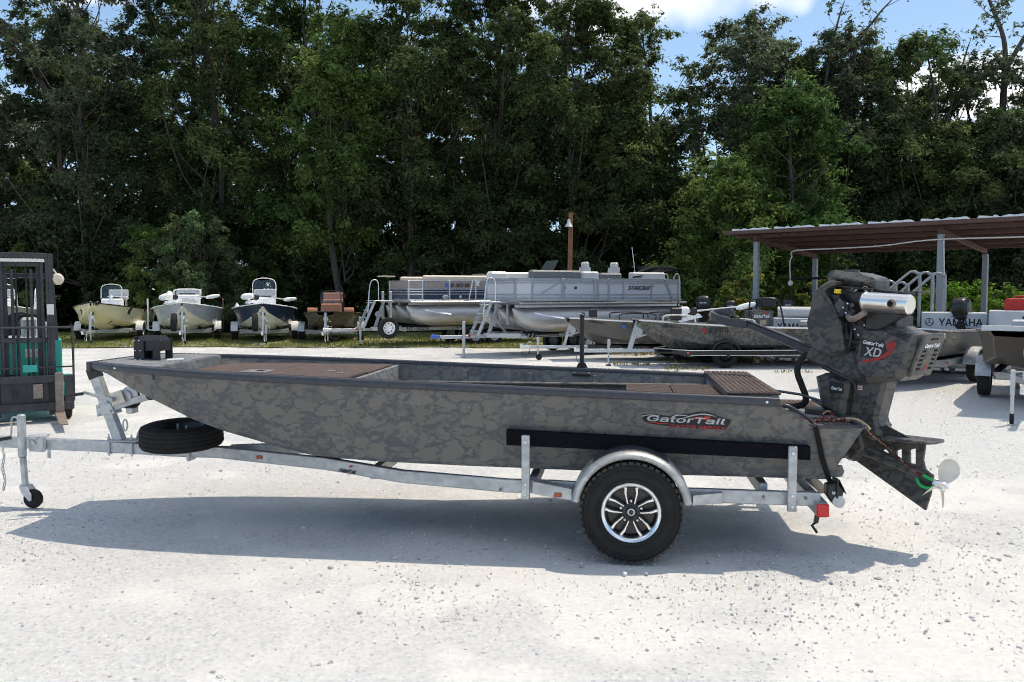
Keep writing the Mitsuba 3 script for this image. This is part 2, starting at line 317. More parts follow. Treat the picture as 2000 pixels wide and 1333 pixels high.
# loose stones: many small ones as one mass, clustered as the loose gravel is
ICO = trimesh.creation.icosphere(subdivisions=1); ICO0 = trimesh.creation.icosahedron()
def stones(n, ymin, ymax, rmin, rmax, seed, base, thr):
    r = np.random.default_rng(seed); y = ymin * (ymax / ymin) ** r.uniform(0, 1, n * 4); x = r.uniform(-.72, .72, n * 4) * (y + 1.0)
    k = meshkit.fbm(np.stack([x * .9, y * .9, x * 0], -1), 4, 21) + r.normal(0, .10, len(x)) > thr; x, y = x[k][:n], y[k][:n]; n = len(x)
    rad = rmin * (rmax / rmin) ** (r.uniform(0, 1, n) ** 2.6); q = base.vertices
    V = q[None] * rad[:, None, None] * r.uniform(.7, 1.3, (n, 1, 3)) * r.uniform(.72, 1.2, (n, len(q), 1)) * np.array([1, 1, .72])
    a = r.uniform(0, 6.28, n); ca, sa = np.cos(a)[:, None], np.sin(a)[:, None]
    V = np.stack([V[..., 0] * ca - V[..., 1] * sa, V[..., 0] * sa + V[..., 1] * ca, V[..., 2]], -1) + np.stack([x, y, rad * .22 - .004], 1)[:, None]
    F = base.faces[None] + (np.arange(n) * len(q))[:, None, None]; g = r.uniform(.34, .70, (n, 1)); tint = np.stack([1 + r.uniform(0, .1, n), np.ones(n), 1 - r.uniform(-.04, .1, n)], 1)
    return tm(V.reshape(-1, 3), F.reshape(-1, 3)), np.repeat(g * tint, len(q), 0)
a, ca = stones(1500, 3.3, 13, .006, .018, 3, ICO, .42); b, cb = stones(11000, 3.3, 22, .0035, .010, 4, ICO0, .52); c, cc = stones(9000, 3.3, 20, .004, .009, 8, ICO0, .36)
labels['loose_stones'] = {'kind': 'stuff', 'label': 'loose grey limestone pebbles scattered over the gravel lot', 'category': 'stones'}
put('loose_stones', cat(a, b, c), 'm_stone', False, color=np.vstack([ca, cb, cc]))

# ---------------------------------------------------------------- trees
def leaves(P, N, size, col, r, aspect=.6):
    """one leaf, a skewed triangle, per point"""
    n = len(P); N = N / (np.linalg.norm(N, axis=1, keepdims=True) + 1e-9); t = np.cross(N, r.normal(size=(n, 3))); t /= np.linalg.norm(t, axis=1, keepdims=True) + 1e-9; b = np.cross(N, t)
    s = size * r.uniform(.6, 1.45, (n, 1)); l, w = s * .5, s * .5 * aspect
    V = np.stack([P - t * l * 1.15 + b * w * .9, P - t * l * .7 - b * w * 1.25, P + t * l * 1.5 + b * w * .2], 1).reshape(-1, 3)
    return V, np.arange(3 * n).reshape(-1, 3), np.repeat(col, 3, 0)
def crown_mesh(C, rad, per, size, base, r, flat=.75, droop=0.0, aspect=.6, var=.28):
    """clumps at the centres C: leaves lie in shells, tips outward"""
    # each clump is a handful of sprays of uneven size, flung outwards from its middle
    ns = 7; m_ = len(C) * ns; home = np.repeat(np.arange(len(C)), ns); a = r.normal(size=(m_, 3)); a /= np.linalg.norm(a, axis=1, keepdims=True)
    S = C[home] + a * (rad[home] * r.uniform(.15, 1.12, m_))[:, None] * np.array([1, 1, flat]); sr = rad[home] * r.uniform(.20, .46, m_)
    w = sr ** 2; cnt = np.maximum(3, (per * len(C) * w / w.sum())).astype(int); idx_s = np.repeat(np.arange(m_), cnt); idx = home[idx_s]; k = len(idx)
    d = r.normal(size=(k, 3)); d /= np.linalg.norm(d, axis=1, keepdims=True); q = np.abs(r.normal(0, .62, k)) + .12
    off = d * (q * sr[idx_s])[:, None] * np.array([1.15, 1.15, .8]); off += a[idx_s] * (r.exponential(.25, k) * sr[idx_s])[:, None]
    rel = S[idx_s] + off - C[idx]; off[:, 2] -= droop * (rel[:, 0] ** 2 + rel[:, 1] ** 2)
    P = S[idx_s] + off; rel = rel / (np.linalg.norm(rel, axis=1, keepdims=True) + 1e-6)
    N = d * .35 + rel * .45 + r.normal(0, .36, (k, 3)) + np.array([0, 0, .6])
    cl = r.uniform(1 - var, 1 + var, (len(C), 1)) * (1 + r.normal(0, .055, (len(C), 3)) * np.array([1, .3, .6])); col = np.clip(np.array(base) * cl[idx] * r.uniform(.6, 1.45, (k, 1)), .004, .6)
    V, F, c = leaves(P, N, size, col, r, aspect); return tm(V, F), c
def limbs(base, top, C, r, rt, every=1):
    out = [tube(smooth_path([base, base * .6 + top * .4 + r.normal(0, .35, 3) * [1, 1, 0], base * .25 + top * .75 + r.normal(0, .5, 3) * [1, 1, 0], top], 4), np.linspace(rt, rt * .16, 13), 7)]
    for c in C[::every]:
        t = np.clip((c[2] - base[2]) / max(top[2] - base[2], .1) - r.uniform(.12, .30), .12, .93); s = base + (top - base) * t
        mid = (s + c) / 2 + r.normal(0, .25, 3) + [0, 0, -.12 * np.linalg.norm(c - s)]
        out.append(tube(smooth_path([s, mid, c], 4), np.linspace(rt * .34 * (1 - t * .6), .015, 9), 5))
    return cat(*out)
def tree(name, label, X, Y, H, R, z0, col, seed, clumps=34, per=420, size=.20, crad=(.75, 1.35), flat=.75, shape=1.0, trunk=.22, lean=0.0, hollow=.0, every=2, group=None, cat_='tree', droop=0, aspect=.6):
    if Y > 33 and name != 'garden_shrub': X, Y, H, R, z0 = X * KT, Y * KT, 1.88 + (H - 1.88) * KT, R * KT, z0 * KT
    r = np.random.default_rng(seed); t = thing(name, label, cat_, group)
    u = r.uniform(0, 1, clumps); z = z0 + (H - z0) * u
    prof = np.sin(np.pi * np.clip(.10 + .86 * u ** shape, 0, 1)) ** .62; a = r.uniform(0, 2 * np.pi, clumps); rr = R * prof * np.sqrt(r.uniform(hollow, 1, clumps))
    C = np.stack([X + rr * np.cos(a) + lean * u, Y + rr * np.sin(a) * .9, z], 1); rad = r.uniform(*crad, clumps) * (1.12 - .35 * u)
    m, c = crown_mesh(C, rad, per, size, col, r, flat, droop, aspect)
    base = np.array([X, Y, 0.0]); top = np.array([X + lean, Y, H - .4])
    put('trunk', limbs(base, top, C, r, trunk, every), 'm_bark', 40, t); put('crown', m, 'm_leaf', False, t, color=c); return t
KT = 1.09
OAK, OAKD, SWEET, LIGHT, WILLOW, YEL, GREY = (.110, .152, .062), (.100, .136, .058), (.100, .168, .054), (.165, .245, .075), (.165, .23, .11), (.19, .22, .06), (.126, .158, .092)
TREES = [  # kind, label, X, Y, H, R, z0, colour, clumps, per, leaf size
    ('oak_tree', 'sparse grey leaved oak at the left edge with a bare limb arching into the sky', -24.6, 38.5, 13.6, 3.4, 3.5, GREY, 30, 330, .19),
    ('oak_tree', 'tall dull green oak second from the left, cut by the top of the picture', -18.6, 38.0, 17.0, 3.6, 4.0, GREY, 50, 430, .20),
    ('oak_tree', 'tall broad oak behind the yellow and the white bay boats', -13.6, 39.6, 18.4, 3.6, 3.4, OAK, 56, 440, .20),
    ('sweetgum_tree', 'tall oak with fresh green clumps above the blue hulled boat', -9.0, 39.8, 18.2, 3.0, 3.2, SWEET, 46, 430, .20),
    ('sweetgum_tree', 'light yellow green tree whose top stands out left of the middle of the tree line', -7.0, 36.6, 12.6, 1.8, 4.0, LIGHT, 30, 430, .19),
    ('oak_tree', 'dense dark oak left of the middle of the tree line', -4.3, 37.4, 15.6, 3.3, 3.0, OAK, 52, 440, .20),
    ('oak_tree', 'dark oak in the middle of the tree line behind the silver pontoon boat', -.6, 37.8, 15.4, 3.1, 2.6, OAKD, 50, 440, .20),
    ('oak_tree', 'full round oak behind the wooden pole, right of the middle', 2.6, 37.2, 14.9, 3.0, 3.0, OAK, 46, 440, .20),
    ('oak_tree', 'oak with drooping limbs at the right slope of the big crown, sky showing under it', 5.6, 38.4, 13.7, 2.4, 7.0, OAK, 26, 380, .19),
    ('oak_tree', 'oak with a pointed top left of the fresh green tree', 10.2, 39.0, 13.9, 2.9, 4.2, GREY, 40, 400, .19),
    ('sweetgum_tree', 'fresh green young tree above the left post of the carport', 10.9, 34.4, 9.8, 1.9, 2.4, SWEET, 30, 430, .18),
    ('sweetgum_tree', 'low fresh green tree left of the carport roof', 8.3, 33.6, 6.9, 1.9, 1.3, LIGHT, 26, 430, .18),
    ('oak_tree', 'oak with thin bare twigs at its top above the carport', 14.6, 39.2, 13.2, 2.9, 3.6, GREY, 42, 420, .19),
    ('oak_tree', 'broad oak behind the middle of the carport roof', 18.0, 38.4, 12.6, 3.1, 3.0, OAK, 44, 430, .20),
    ('oak_tree', 'broad greyish oak at the right edge behind the carport', 22.3, 38.0, 11.6, 3.2, 2.4, GREY, 44, 430, .20),
    ('oak_tree', 'dull oak between the bare twigged oak and the broad oak over the carport', 16.3, 40.6, 12.9, 2.5, 3.0, OAK, 34, 420, .20),
    ('oak_tree', 'dull green oak right of the fresh green tree, over the left end of the carport', 12.5, 40.6, 13.0, 2.4, 3.0, OAK, 34, 420, .20),
    ('oak_tree', 'grey green oak between the two broad oaks right of the carport middle', 20.3, 40.4, 12.2, 2.5, 3.0, GREY, 34, 420, .20),
    ('oak_tree', 'dark oak at the far right edge of the tree line', 26.6, 38.6, 10.6, 3.0, 1.6, OAK, 36, 420, .20),
]
for i, (nm, lb, X, Y, H, R, z0, col, cl, per, sz) in enumerate(TREES):
    tree(nm, lb, X, Y, H, R * 1.12, z0 * .8, col, 100 + i, int(cl * 2.1), int(per * 1.75), sz * .74, (.78, 1.4), trunk=.10 + .006 * H)
# the darker second row of the wood, filling the gaps behind the first
for i, (X, H) in enumerate([(-31, 10), (-27, 11.2), (-21.5, 14.5), (-16.2, 17.5), (-11.4, 17), (-6.6, 14.5), (-2.4, 15), (1.4, 14.6), (4.4, 12.2), (7.9, 7.0), (12.6, 11.4), (16.5, 11.8), (20.6, 11.5), (25, 10.2), (29.5, 9.6), (34, 10)]):
    tree('wood_tree', 'shaded tree of the second row, seen through gaps of the front crowns', X + .3 * math.sin(i * 5), 43.5 + 1.5 * math.sin(i * 2.3), H, 3.6, .4, OAK, 300 + i, 74, 380, .25, (1.0, 1.7), trunk=.26, group='trees in the second row of the wood', every=3)
# the wood beyond, one mass of leaves
r = np.random.default_rng(91); n = 330; X = r.uniform(-46, 48, n); top = np.interp(X, [-46, -30, -22, -14, -4, 4, 8, 12, 20, 30, 48], [11, 11, 15, 18.5, 17, 15, 9.5, 12.5, 12.5, 10.5, 10])
C = np.stack([X, r.uniform(52, 60, n), .5 + (top - 1.2) * r.uniform(0, 1, n) ** .85], 1); m, c = crown_mesh(C, r.uniform(1.6, 2.6, n), 170, .46, OAK, r)
labels['far_wood'] = {'kind': 'stuff', 'label': 'unbroken mass of woodland foliage behind the two rows of trees', 'category': 'wood'}; put('far_wood', m, 'm_leaf', False, color=c)
# understorey
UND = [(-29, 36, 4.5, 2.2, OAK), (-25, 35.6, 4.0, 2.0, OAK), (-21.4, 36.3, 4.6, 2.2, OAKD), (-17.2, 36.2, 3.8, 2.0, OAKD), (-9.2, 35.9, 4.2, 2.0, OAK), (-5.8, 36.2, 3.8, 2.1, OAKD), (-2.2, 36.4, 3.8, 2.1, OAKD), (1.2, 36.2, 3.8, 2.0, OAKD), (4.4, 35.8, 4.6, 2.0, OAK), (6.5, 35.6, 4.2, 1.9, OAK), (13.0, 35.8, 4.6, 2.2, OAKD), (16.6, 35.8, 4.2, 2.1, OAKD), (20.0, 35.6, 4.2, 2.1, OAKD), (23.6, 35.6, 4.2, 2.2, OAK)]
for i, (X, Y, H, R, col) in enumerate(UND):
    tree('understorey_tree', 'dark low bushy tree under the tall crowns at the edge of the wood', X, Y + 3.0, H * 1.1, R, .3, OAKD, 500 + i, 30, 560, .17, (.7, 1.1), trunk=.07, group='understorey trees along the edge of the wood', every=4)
BUSH = [('willow_bush', 'light green feathery bush behind the white and the blue bay boats', -12.6, 35.4, 4.9, 2.1, .6, WILLOW, 44, .15), ('willow_bush', 'small light green bush left of the feathery bush, behind the white bay boat', -14.7, 35.3, 4.4, 1.2, .6, LIGHT, 20, .15),
        ('willow_bush', 'low green bush behind the blue hulled boat', -10.4, 36.6, 3.0, 1.2, .4, SWEET, 14, .16), ('willow_bush', 'sunlit bush behind the forklift at the left edge', -20.6, 36.2, 3.8, 1.6, .6, LIGHT, 14, .16),
        ('garden_shrub', 'yellow green shrub behind the left carport post', 7.75, 29.2, 2.45, .72, .5, YEL, 10, .10), ('garden_shrub', 'yellow green shrub between the two left carport posts', 9.1, 29.4, 2.2, .7, .5, YEL, 9, .10),
        ('garden_shrub', 'yellow green shrub left of the outboard motor cowl, under the black canopy', 10.6, 29.9, 2.4, .8, .5, YEL, 9, .10)]
for i, (nm, lb, X, Y, H, R, z0, col, cl, sz) in enumerate(BUSH):
    tree(nm, lb, X, Y, H, R, z0, col, 700 + i, cl, 760, sz * .85, (.42, .72) if sz > .12 else (.25, .4), trunk=.05, cat_='bush', every=2, droop=.25 if nm == 'willow_bush' else 0, aspect=.4 if nm == 'willow_bush' else .6)
# vine hedge behind the carport
r = np.random.default_rng(77); t = thing('vine_hedge', 'low bright green vine hedge on a fence behind the carport', 'hedge')
n = 70; C = np.stack([np.linspace(14.0, 25.0, n), 31.2 + .35 * np.sin(np.arange(n)), 1.55 + r.uniform(-.25, .42, n)], 1); m, c = crown_mesh(C, r.uniform(.30, .50, n), 240, .10, (.14, .24, .04), r); put('leaves', m, 'm_leaf', False, t, color=c)
put('rail', cat(*[tube([[13.6, 31.4, z], [25.6, 31.4, z]], .025, 6) for z in (.9, 1.45)] + [tube([[x, 31.4, 0], [x, 31.4, 1.5]], .04, 6) for x in np.arange(14, 26, 1.9)]), 'm_bark', 35, t)
# thin bare stems against the sky
def snag(label, P, tw, seed, nm='bare_tree', leafy=0, col=GREY):
    P = [([(x * KT, y * KT, 1.88 + (z - 1.88) * KT if z > 2 else z) for x, y, z in p], a, b) for p, a, b in P]
    r = np.random.default_rng(seed); t = thing(nm, label, 'tree'); out = [tube(smooth_path(p, 5), np.linspace(a, b, (len(p) - 1) * 5 + 1), 6) for p, a, b in P]; tips = []
    for p, a, b in P:
        q = smooth_path(p, 8)
        for k in range(tw):
            s = q[r.integers(len(q) // 3, len(q))]; e = s + np.array([r.normal(0, .7), r.normal(0, .4), r.uniform(.1, .9)]); out.append(tube(smooth_path([s, (s + e) / 2 + r.normal(0, .08, 3), e], 3), np.linspace(b * .6, .008, 7), 4)); tips.append(e)
    put('trunk', cat(*out), 'm_bark', 40, t)
    if leafy:
        C = np.array(tips); m, c = crown_mesh(C, r.uniform(.28, .62, len(C)), leafy, .15, col, r); put('crown', m, 'm_leaf', False, t, color=c)
snag('tall thin forked tree against the sky at the upper right corner', [([(21.7, 39.5, 0), (21.9, 39.5, 6), (22.0, 39.5, 11.2), (22.1, 39.5, 12.0)], .2, .12), ([(22.05, 39.5, 11.8), (21.9, 39.5, 13.2), (21.3, 39.6, 14.8), (20.6, 39.6, 16.6)], .13, .05), ([(22.05, 39.5, 11.8), (22.8, 39.4, 13.2), (23.5, 39.3, 14.4), (23.4, 39.3, 16.4)], .13, .05)], 13, 31, 'forked_tree', 48)
snag('oak limb at the upper left corner arching to the left with sparse leaves', [([(-19.8, 38.6, 6.5), (-20.0, 38.6, 9.8), (-20.9, 38.4, 11.6), (-22.0, 38.3, 12.6), (-24.2, 38.2, 12.9)], .14, .05), ([(-21.0, 38.4, 11.7), (-22.4, 38.4, 13.4), (-24.0, 38.3, 14.2)], .09, .03)], 9, 32, 'leaning_tree', 60)
snag('two bare leaning stems rising above the oaks over the carport', [([(13.6, 39, 9), (14.0, 39, 12.2), (14.4, 39, 14.0), (14.6, 39, 14.6)], .09, .02), ([(14.8, 39, 9), (15.1, 39, 12.4), (16.0, 39, 13.9), (16.7, 39, 14.7)], .11, .03), ([(18.9, 39, 8), (19.9, 39, 12.0), (20.2, 39, 13.0)], .07, .015)], 5, 33, 'leaning_tree', 30)

# ---------------------------------------------------------------- wooden pole, carport
t = thing('utility_pole', 'reddish brown wooden pole with a small lamp behind the silver pontoon boat', 'pole')
put('post', cat(cyl((2.02, 31.0, 0), (2.08, 31.0, 4.66), .09, 12, .075)), 'm_pole_wood', 40, t)
put('lamp_shade', lathe([(.02, .0), (.05, -.02), (.07, -.12), (.15, -.26), (.14, -.27)], (2.0, 30.82, 4.42)), 'm_galv_far', 40, t); put('bracket', tube([[2.06, 30.95, 4.38], [2.0, 30.82, 4.42]], .015, 6), 'm_galv_far', 40, t)

t = thing('carport', 'open metal carport with ribbed roof on grey posts at the right', 'carport')
FD = np.array([.735, -.678, 0]); BD = np.array([.678, .735, 0]); KC = 1.45; CM = frame_m((4.99 * KC, 17.9 * KC, 1.88 - 1.88 * KC), FD * KC, BD * KC, (0, 0, KC)); setm(CM); gz = 1.88 - 1.88 / KC
zf, zb, W, D = 3.04, 2.78, 8.2, 2.85
sl = (zb - zf) / D
roofz = lambda y, x=0: zf + sl * y
ribs = 0
x0 = -.55
while x0 < W:
    x1 = min(x0 + .92, W); P = []
    for k in range(4): b = x0 + .23 * k; P += [(b, 0), (b + .15, 0), (b + .165, .045), (b + .21, .045), (b + .23, 0)]
    P = P[::1]; top = [(a, b) for a, b in P if a <= x1 + 1e-6]
    rings = [[(a, y, roofz(y) + .052 + b) for a, b in top] + [(a, y, roofz(y) + .044 + b) for a, b in top[::-1]] for y in (-.28, D + .25)]
    put('roof__panel', loft(rings), 'm_roof_top', False, t); x0 += .92
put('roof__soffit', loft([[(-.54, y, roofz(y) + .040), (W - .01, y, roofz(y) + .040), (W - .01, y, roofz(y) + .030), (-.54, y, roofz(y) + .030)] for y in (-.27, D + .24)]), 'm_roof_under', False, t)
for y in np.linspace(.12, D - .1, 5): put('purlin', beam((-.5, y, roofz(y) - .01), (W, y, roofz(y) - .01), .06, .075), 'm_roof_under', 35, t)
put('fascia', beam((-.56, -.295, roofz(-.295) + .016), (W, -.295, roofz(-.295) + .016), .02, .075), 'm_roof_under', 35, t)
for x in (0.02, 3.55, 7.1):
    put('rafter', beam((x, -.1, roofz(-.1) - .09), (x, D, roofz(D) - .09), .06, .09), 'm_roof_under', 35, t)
    put('post', box(x - .05, x + .05, -.05, .05, gz, roofz(0) - .14), 'm_post', 35, t); put('post', box(x - .05, x + .05, D - .05, D + .05, gz, roofz(D) - .14), 'm_post', 35, t)
w = thing('hanging_wire', 'pale electric wire sagging under the carport roof with a loose end hanging by a bulb', 'wire')
put('wire', tube(smooth_path([(.62, .3, 2.1), (.60, .3, 2.45), (.64, .3, 2.58), (.75, .2, 2.70), (1.6, .1, 2.71), (2.5, .05, 2.73), (3.5, -.08, 2.80), (5.2, -.08, 2.79), (7.6, -.08, 2.83)], 6), .012, 6), 'm_offwhite', 40, w)
put('bulb', ell((.62, .3, 2.05), (.05, .05, .06), 2), 'm_offwhite', True, w)
put('wire', tube(smooth_path([(3.62, -.08, 2.78), (3.64, -.08, 2.3), (3.66, -.08, 1.9), (3.62, -.08, 1.3)], 5), .01, 6), 'm_offwhite', 40, w)
setm(np.eye(4))
# ---------------------------------------------------------------- the camouflage duck boat in front, in its own frame: u aft, v away from the near side, z up
YAW = math.radians(7)
BU, BV = np.array([math.cos(YAW), -math.sin(YAW), 0]), np.array([math.sin(YAW), math.cos(YAW), 0])
BO = np.array([.8196, 5.9089, 0]); BM = frame_m(BO, BU, BV); setm(BM); CV = 1.1
itp = lambda u, xs, ys: float(np.interp(u, xs, ys))
ZT = lambda u: 1.302 + (u + 4.33) / 5.35 * -.172
ZB = lambda u: itp(u, [-4.33, -4.23, -3.93, -3.47, -3.14, -2.88, -2.71, -2.4, -1.94, -1.27, -.36, .39, 1.4], [1.245, 1.225, 1.085, .90, .795, .735, .69, .628, .597, .58, .565, .55, .545])
HT = lambda u: itp(u, [-4.33, -4.2, -3.9, -3.47, -3.0, -2.6, -2.2, 2], [.50, .565, .665, .765, .83, .86, .872, .872])
HB = lambda u: itp(u, [-4.33, -3.9, -3.4, -2.9, -2.4, 2], [.46, .55, .62, .665, .69, .69])
t = thing('duck_boat', 'brown and grey camouflage flat bottomed boat filling the foreground', 'boat'); duck = t
us = [-4.33, -4.28, -4.2, -4.08, -3.93, -3.7, -3.47, -3.3, -3.14, -3.0, -2.88, -2.71, -2.55, -2.4, -2.15, -1.94, -1.6, -1.27, -.36, .39, 1.02]
rings = []
def ring(u, ub, zt, zb, ht, hb, zi, w=.03):
    return [(u, CV - ht, zt), (ub, CV - hb, zb), (ub, CV + hb, zb), (u, CV + ht, zt), (u, CV + ht - w, zt), (ub, CV + hb - w, zi), (ub, CV - hb + w, zi), (u, CV - ht + w, zt)]
for u in us: rings.append(ring(u, u, ZT(u), ZB(u), HT(u), HB(u), min(ZB(u) + .07, ZT(u) - .015)))
def ht_at(z): return .69 + (.872 - .69) * np.clip((z - .55) / .6, 0, 1)
for u, ub, z in ((1.024, 1.024, 1.085), (1.15, 1.13, 1.012), (1.285, 1.22, .935), (1.45, 1.31, .932), (1.60, 1.395, .930)):
    rings.append(ring(u, ub, z, .545, ht_at(z), .69, z - .02))
put('hull', loft(rings), 'm_camo', 12, t)
put('chine_strip', cat(*[tube([(u, CV + s * (HB(u) + .002), ZB(u) + .006) for u in us[6:-1]] + [(1.39, CV + s * .692, .552)], .009, 6) for s in (-1, 1)]), 'm_camo', 40, t)
# gunwale rail: rounded extrusion with a groove on top
prof = np.array([(-.012, -.052), (-.030, -.044), (-.034, -.016), (-.024, .004), (-.006, .009), (-.004, .004), (.004, .004), (.006, .009), (.020, .009), (.032, 0), (.034, -.018), (.022, -.026), (.012, -.03)])
for s in (-1, 1):
    path = [u for u in us if u <= 1.02]; rr = []
    for u in path: rr.append([(u, CV + s * (HT(u) - p[0] - .012), ZT(u) + .004 + p[1]) for p in prof])
    put('gunwale', loft(rr), 'm_rail', 50, t)
    put('gunwale__rivet', cat(*[ell((u, CV + s * (HT(u) + .022), ZT(u) - .018), (.010, .004, .010), 1) for u in (-4.05, .93)]), 'm_chrome', True, t)
put('bow_plate', loft([[(-4.36, CV - .53, 1.313), (-4.36, CV + .53, 1.313), (-4.36, CV + .53, 1.23), (-4.36, CV - .53, 1.23)], [(-4.325, CV - .53, 1.313), (-4.325, CV + .53, 1.313), (-4.325, CV + .53, 1.23), (-4.325, CV - .53, 1.23)]]), 'm_rail', False, t)
dk = [(-4.33, -.50), (-4.15, -.575), (-3.9, -.655), (-3.72, -.70), (-3.80, .70), (-3.9, .655), (-4.15, .575), (-4.33, .50)]
dz = lambda u: ZT(u) + .006
put('bow_deck', prism([(a, CV + b) for a, b in dk], -.018, 0, (0, 0, 1.170), (1, 0, -.0322), (0, 1, 0), (0, 0, 1)), 'm_deck_grey', False, t)
put('bow_deck__coaming', loft([[(-3.72, CV - .70, 1.285), (-3.70, CV - .70, 1.285), (-3.70, CV - .70, 1.19), (-3.72, CV - .70, 1.19)], [(-3.80, CV + .70, 1.285), (-3.78, CV + .70, 1.285), (-3.78, CV + .70, 1.19), (-3.80, CV + .70, 1.19)]]), 'm_deck_grey', False, t)
put('bow_cleat', cat(tube([(-3.86, .92, 1.305), (-3.74, .98, 1.308)], .011, 8), cyl((-3.82, .94, 1.285), (-3.82, .94, 1.305), .012, 8), cyl((-3.78, .96, 1.285), (-3.78, .96, 1.305), .012, 8)), 'm_machined', 40, t)
# fore deck: three brown panels in a camouflage surround
def dpoly(a, b, v0, v1, ins):   # a piece of deck between the curving sides
    us_ = np.linspace(a, b, 9); f = [(u, max(v0, CV - HT(u) + ins)) for u in us_]; g = [(u, min(v1, CV + HT(u) - ins)) for u in us_[::-1]]; return f + g
flat = dict(o=(0, 0, 0), X=(1, 0, 0), Y=(0, 1, 0), N=(0, 0, 1))
put('fore_deck', cat(prism(dpoly(-3.72, -2.12, 0, 3, .075), 1.15, 1.195, **flat), box(-2.14, -2.11, .34, 1.86, .95, 1.205)), 'm_deck_grey', 35, t)
put('deck_panel', rprism(dpoly(-3.70, -2.955, 0, 3, .05), 1.196, 1.214, .004, **flat), 'm_pad', 35, t); put('deck_panel', box(-2.945, -2.16, 1.03, 1.82, 1.196, 1.214, .004), 'm_pad', 35, t)
put('hatch', box(-2.945, -2.17, .34, 1.02, 1.198, 1.222, .006), 'm_pad', 35, t); put('hatch__hinge', cat(box(-2.5, -2.44, .99, 1.05, 1.222, 1.227, .002), box(-2.35, -2.30, .80, .83, 1.222, 1.228, .002)), 'm_alu', 35, t)
put('deck_panel__latch_plate', cat(box(-3.20, -2.98, .86, 1.10, 1.214, 1.219, .002)), 'm_deck_grey', 35, t); put('deck_panel__latch', box(-3.09, -3.03, .95, 1.0, 1.219, 1.223, .001), 'm_black', 35, t)
put('floor', box(-2.1, .66, .45, 1.75, .60, .625), 'm_deck_grey', 35, t)
for u in (-1.5, -.9, -.3, .25): put('hull_rib', cat(beam((u, 1.76, .62), (u, 1.925, ZT(u) - .05), .03, .05, (1, 0, 0)), beam((u, .44, .62), (u, .275, ZT(u) - .05), .03, .05, (1, 0, 0))), 'm_camo', 35, t)
put('side_shelf', box(-2.1, .66, 1.84, 1.93, 1.04, 1.06), 'm_camo', 35, t)
# storage boxes and rear seat
put('storage_box', cat(box(-.02, .66, .42, 1.27, .62, 1.098)), 'm_deck_grey', 35, t)
for a, b in ((-.03, .315), (.325, .665)): put('storage_box__lid', cat(box(a, b, .40, 1.28, 1.10, 1.118, .004), *[box(a + .012, b - .012, y, y + .026, 1.117, 1.123, .002) for y in np.arange(.42, 1.25, .042)]), 'm_pad', 35, t)
put('rear_seat', box(.68, 1.03, .30, 1.90, .95, 1.155), 'm_deck_grey', 35, t)
for a, b in ((.285, 1.00), (1.01, 1.915)): put('rear_seat__pad', cat(box(.67, 1.04, a, b, 1.156, 1.172, .004), *[box(u, u + .024, a + .012, b - .012, 1.171, 1.177, .002) for u in np.arange(.69, 1.01, .037)]), 'm_pad', 35, t)
put('rear_seat__trim', cat(beam((.668, .28, 1.15), (.668, 1.92, 1.15), .012, .05)), 'm_rail', 35, t); put('rear_seat__latch', cat(box(.655, .668, .62, .70, .95, 1.10), ell((.652, .66, 1.06), (.008, .012, .012), 1)), 'm_black', 35, t)
put('stern_deck', box(1.05, 1.585, .36, 1.84, .88, .918), 'm_deck_grey', 35, t)
for a, b in ((.37, .80), (1.40, 1.83)): put('stern_deck__pad', cat(box(1.06, 1.57, a, b, .919, .932, .004), *[box(u, u + .024, a + .012, b - .012, .931, .937, .002) for u in np.arange(1.075, 1.55, .037)]), 'm_pad', 35, t)
put('transom_cap', cat(beam((1.60, .30, .935), (1.60, 1.90, .935), .03, .03), tube(smooth_path([(1.285, .29, .94), (1.45, .30, .937), (1.58, .32, .936), (1.63, .37, .925)], 5), .016, 8)), 'm_rail', 40, t)
put('grab_handle', tube(smooth_path([(1.045, .40, .99), (1.06, .39, 1.055), (1.10, .385, 1.068), (1.19, .37, 1.02), (1.265, .36, .965), (1.25, .36, .935)], 6), .014, 8), 'm_rail', 50, t)
put('strap_eye', prism([(0, 0), (.12, .01), (.135, .05), (.12, .09), (.04, .10), (0, .05)], 0, .02, (1.37, .40, .555), (1, 0, 0), (0, 0, 1), (0, 1, 0)), 'm_camo', 35, t)
# bow light bracket
setm(BM); a = 'light_bracket'
sidep = [(0, 0), (.09, 0), (.105, .06), (.19, .075), (.21, 0), (.285, 0), (.285, .14), (.25, .20), (.05, .205), (0, .18)]
LB = lambda u, z: (u, z)
put(a, cat(box(-4.17, -3.95, .98, 1.16, 1.375, 1.462, .004), convex([(-4.17, .98, 1.46), (-4.17, 1.16, 1.46), (-3.95, .98, 1.46), (-3.95, 1.16, 1.46), (-4.15, 1.02, 1.503), (-4.15, 1.12, 1.503), (-3.97, 1.02, 1.503), (-3.97, 1.12, 1.503)]),
       box(-4.178, -4.172, .965, 1.175, 1.298, 1.50, .002), box(-4.178, -4.09, .96, .975, 1.298, 1.475, .002), box(-4.01, -3.945, .96, .975, 1.29, 1.475, .002), box(-4.178, -4.09, 1.165, 1.18, 1.298, 1.475, .002), box(-4.01, -3.945, 1.165, 1.18, 1.29, 1.475, .002)), 'm_black', 35, t)
put(a + '__bolt', cat(*[ell((u, .958, z), (.006, .004, .006), 1) for u, z in ((-4.17, 1.465), (-4.13, 1.465), (-4.165, 1.38), (-4.12, 1.38), (-4.165, 1.305), (-4.12, 1.305))]), 'm_machined', True, t)
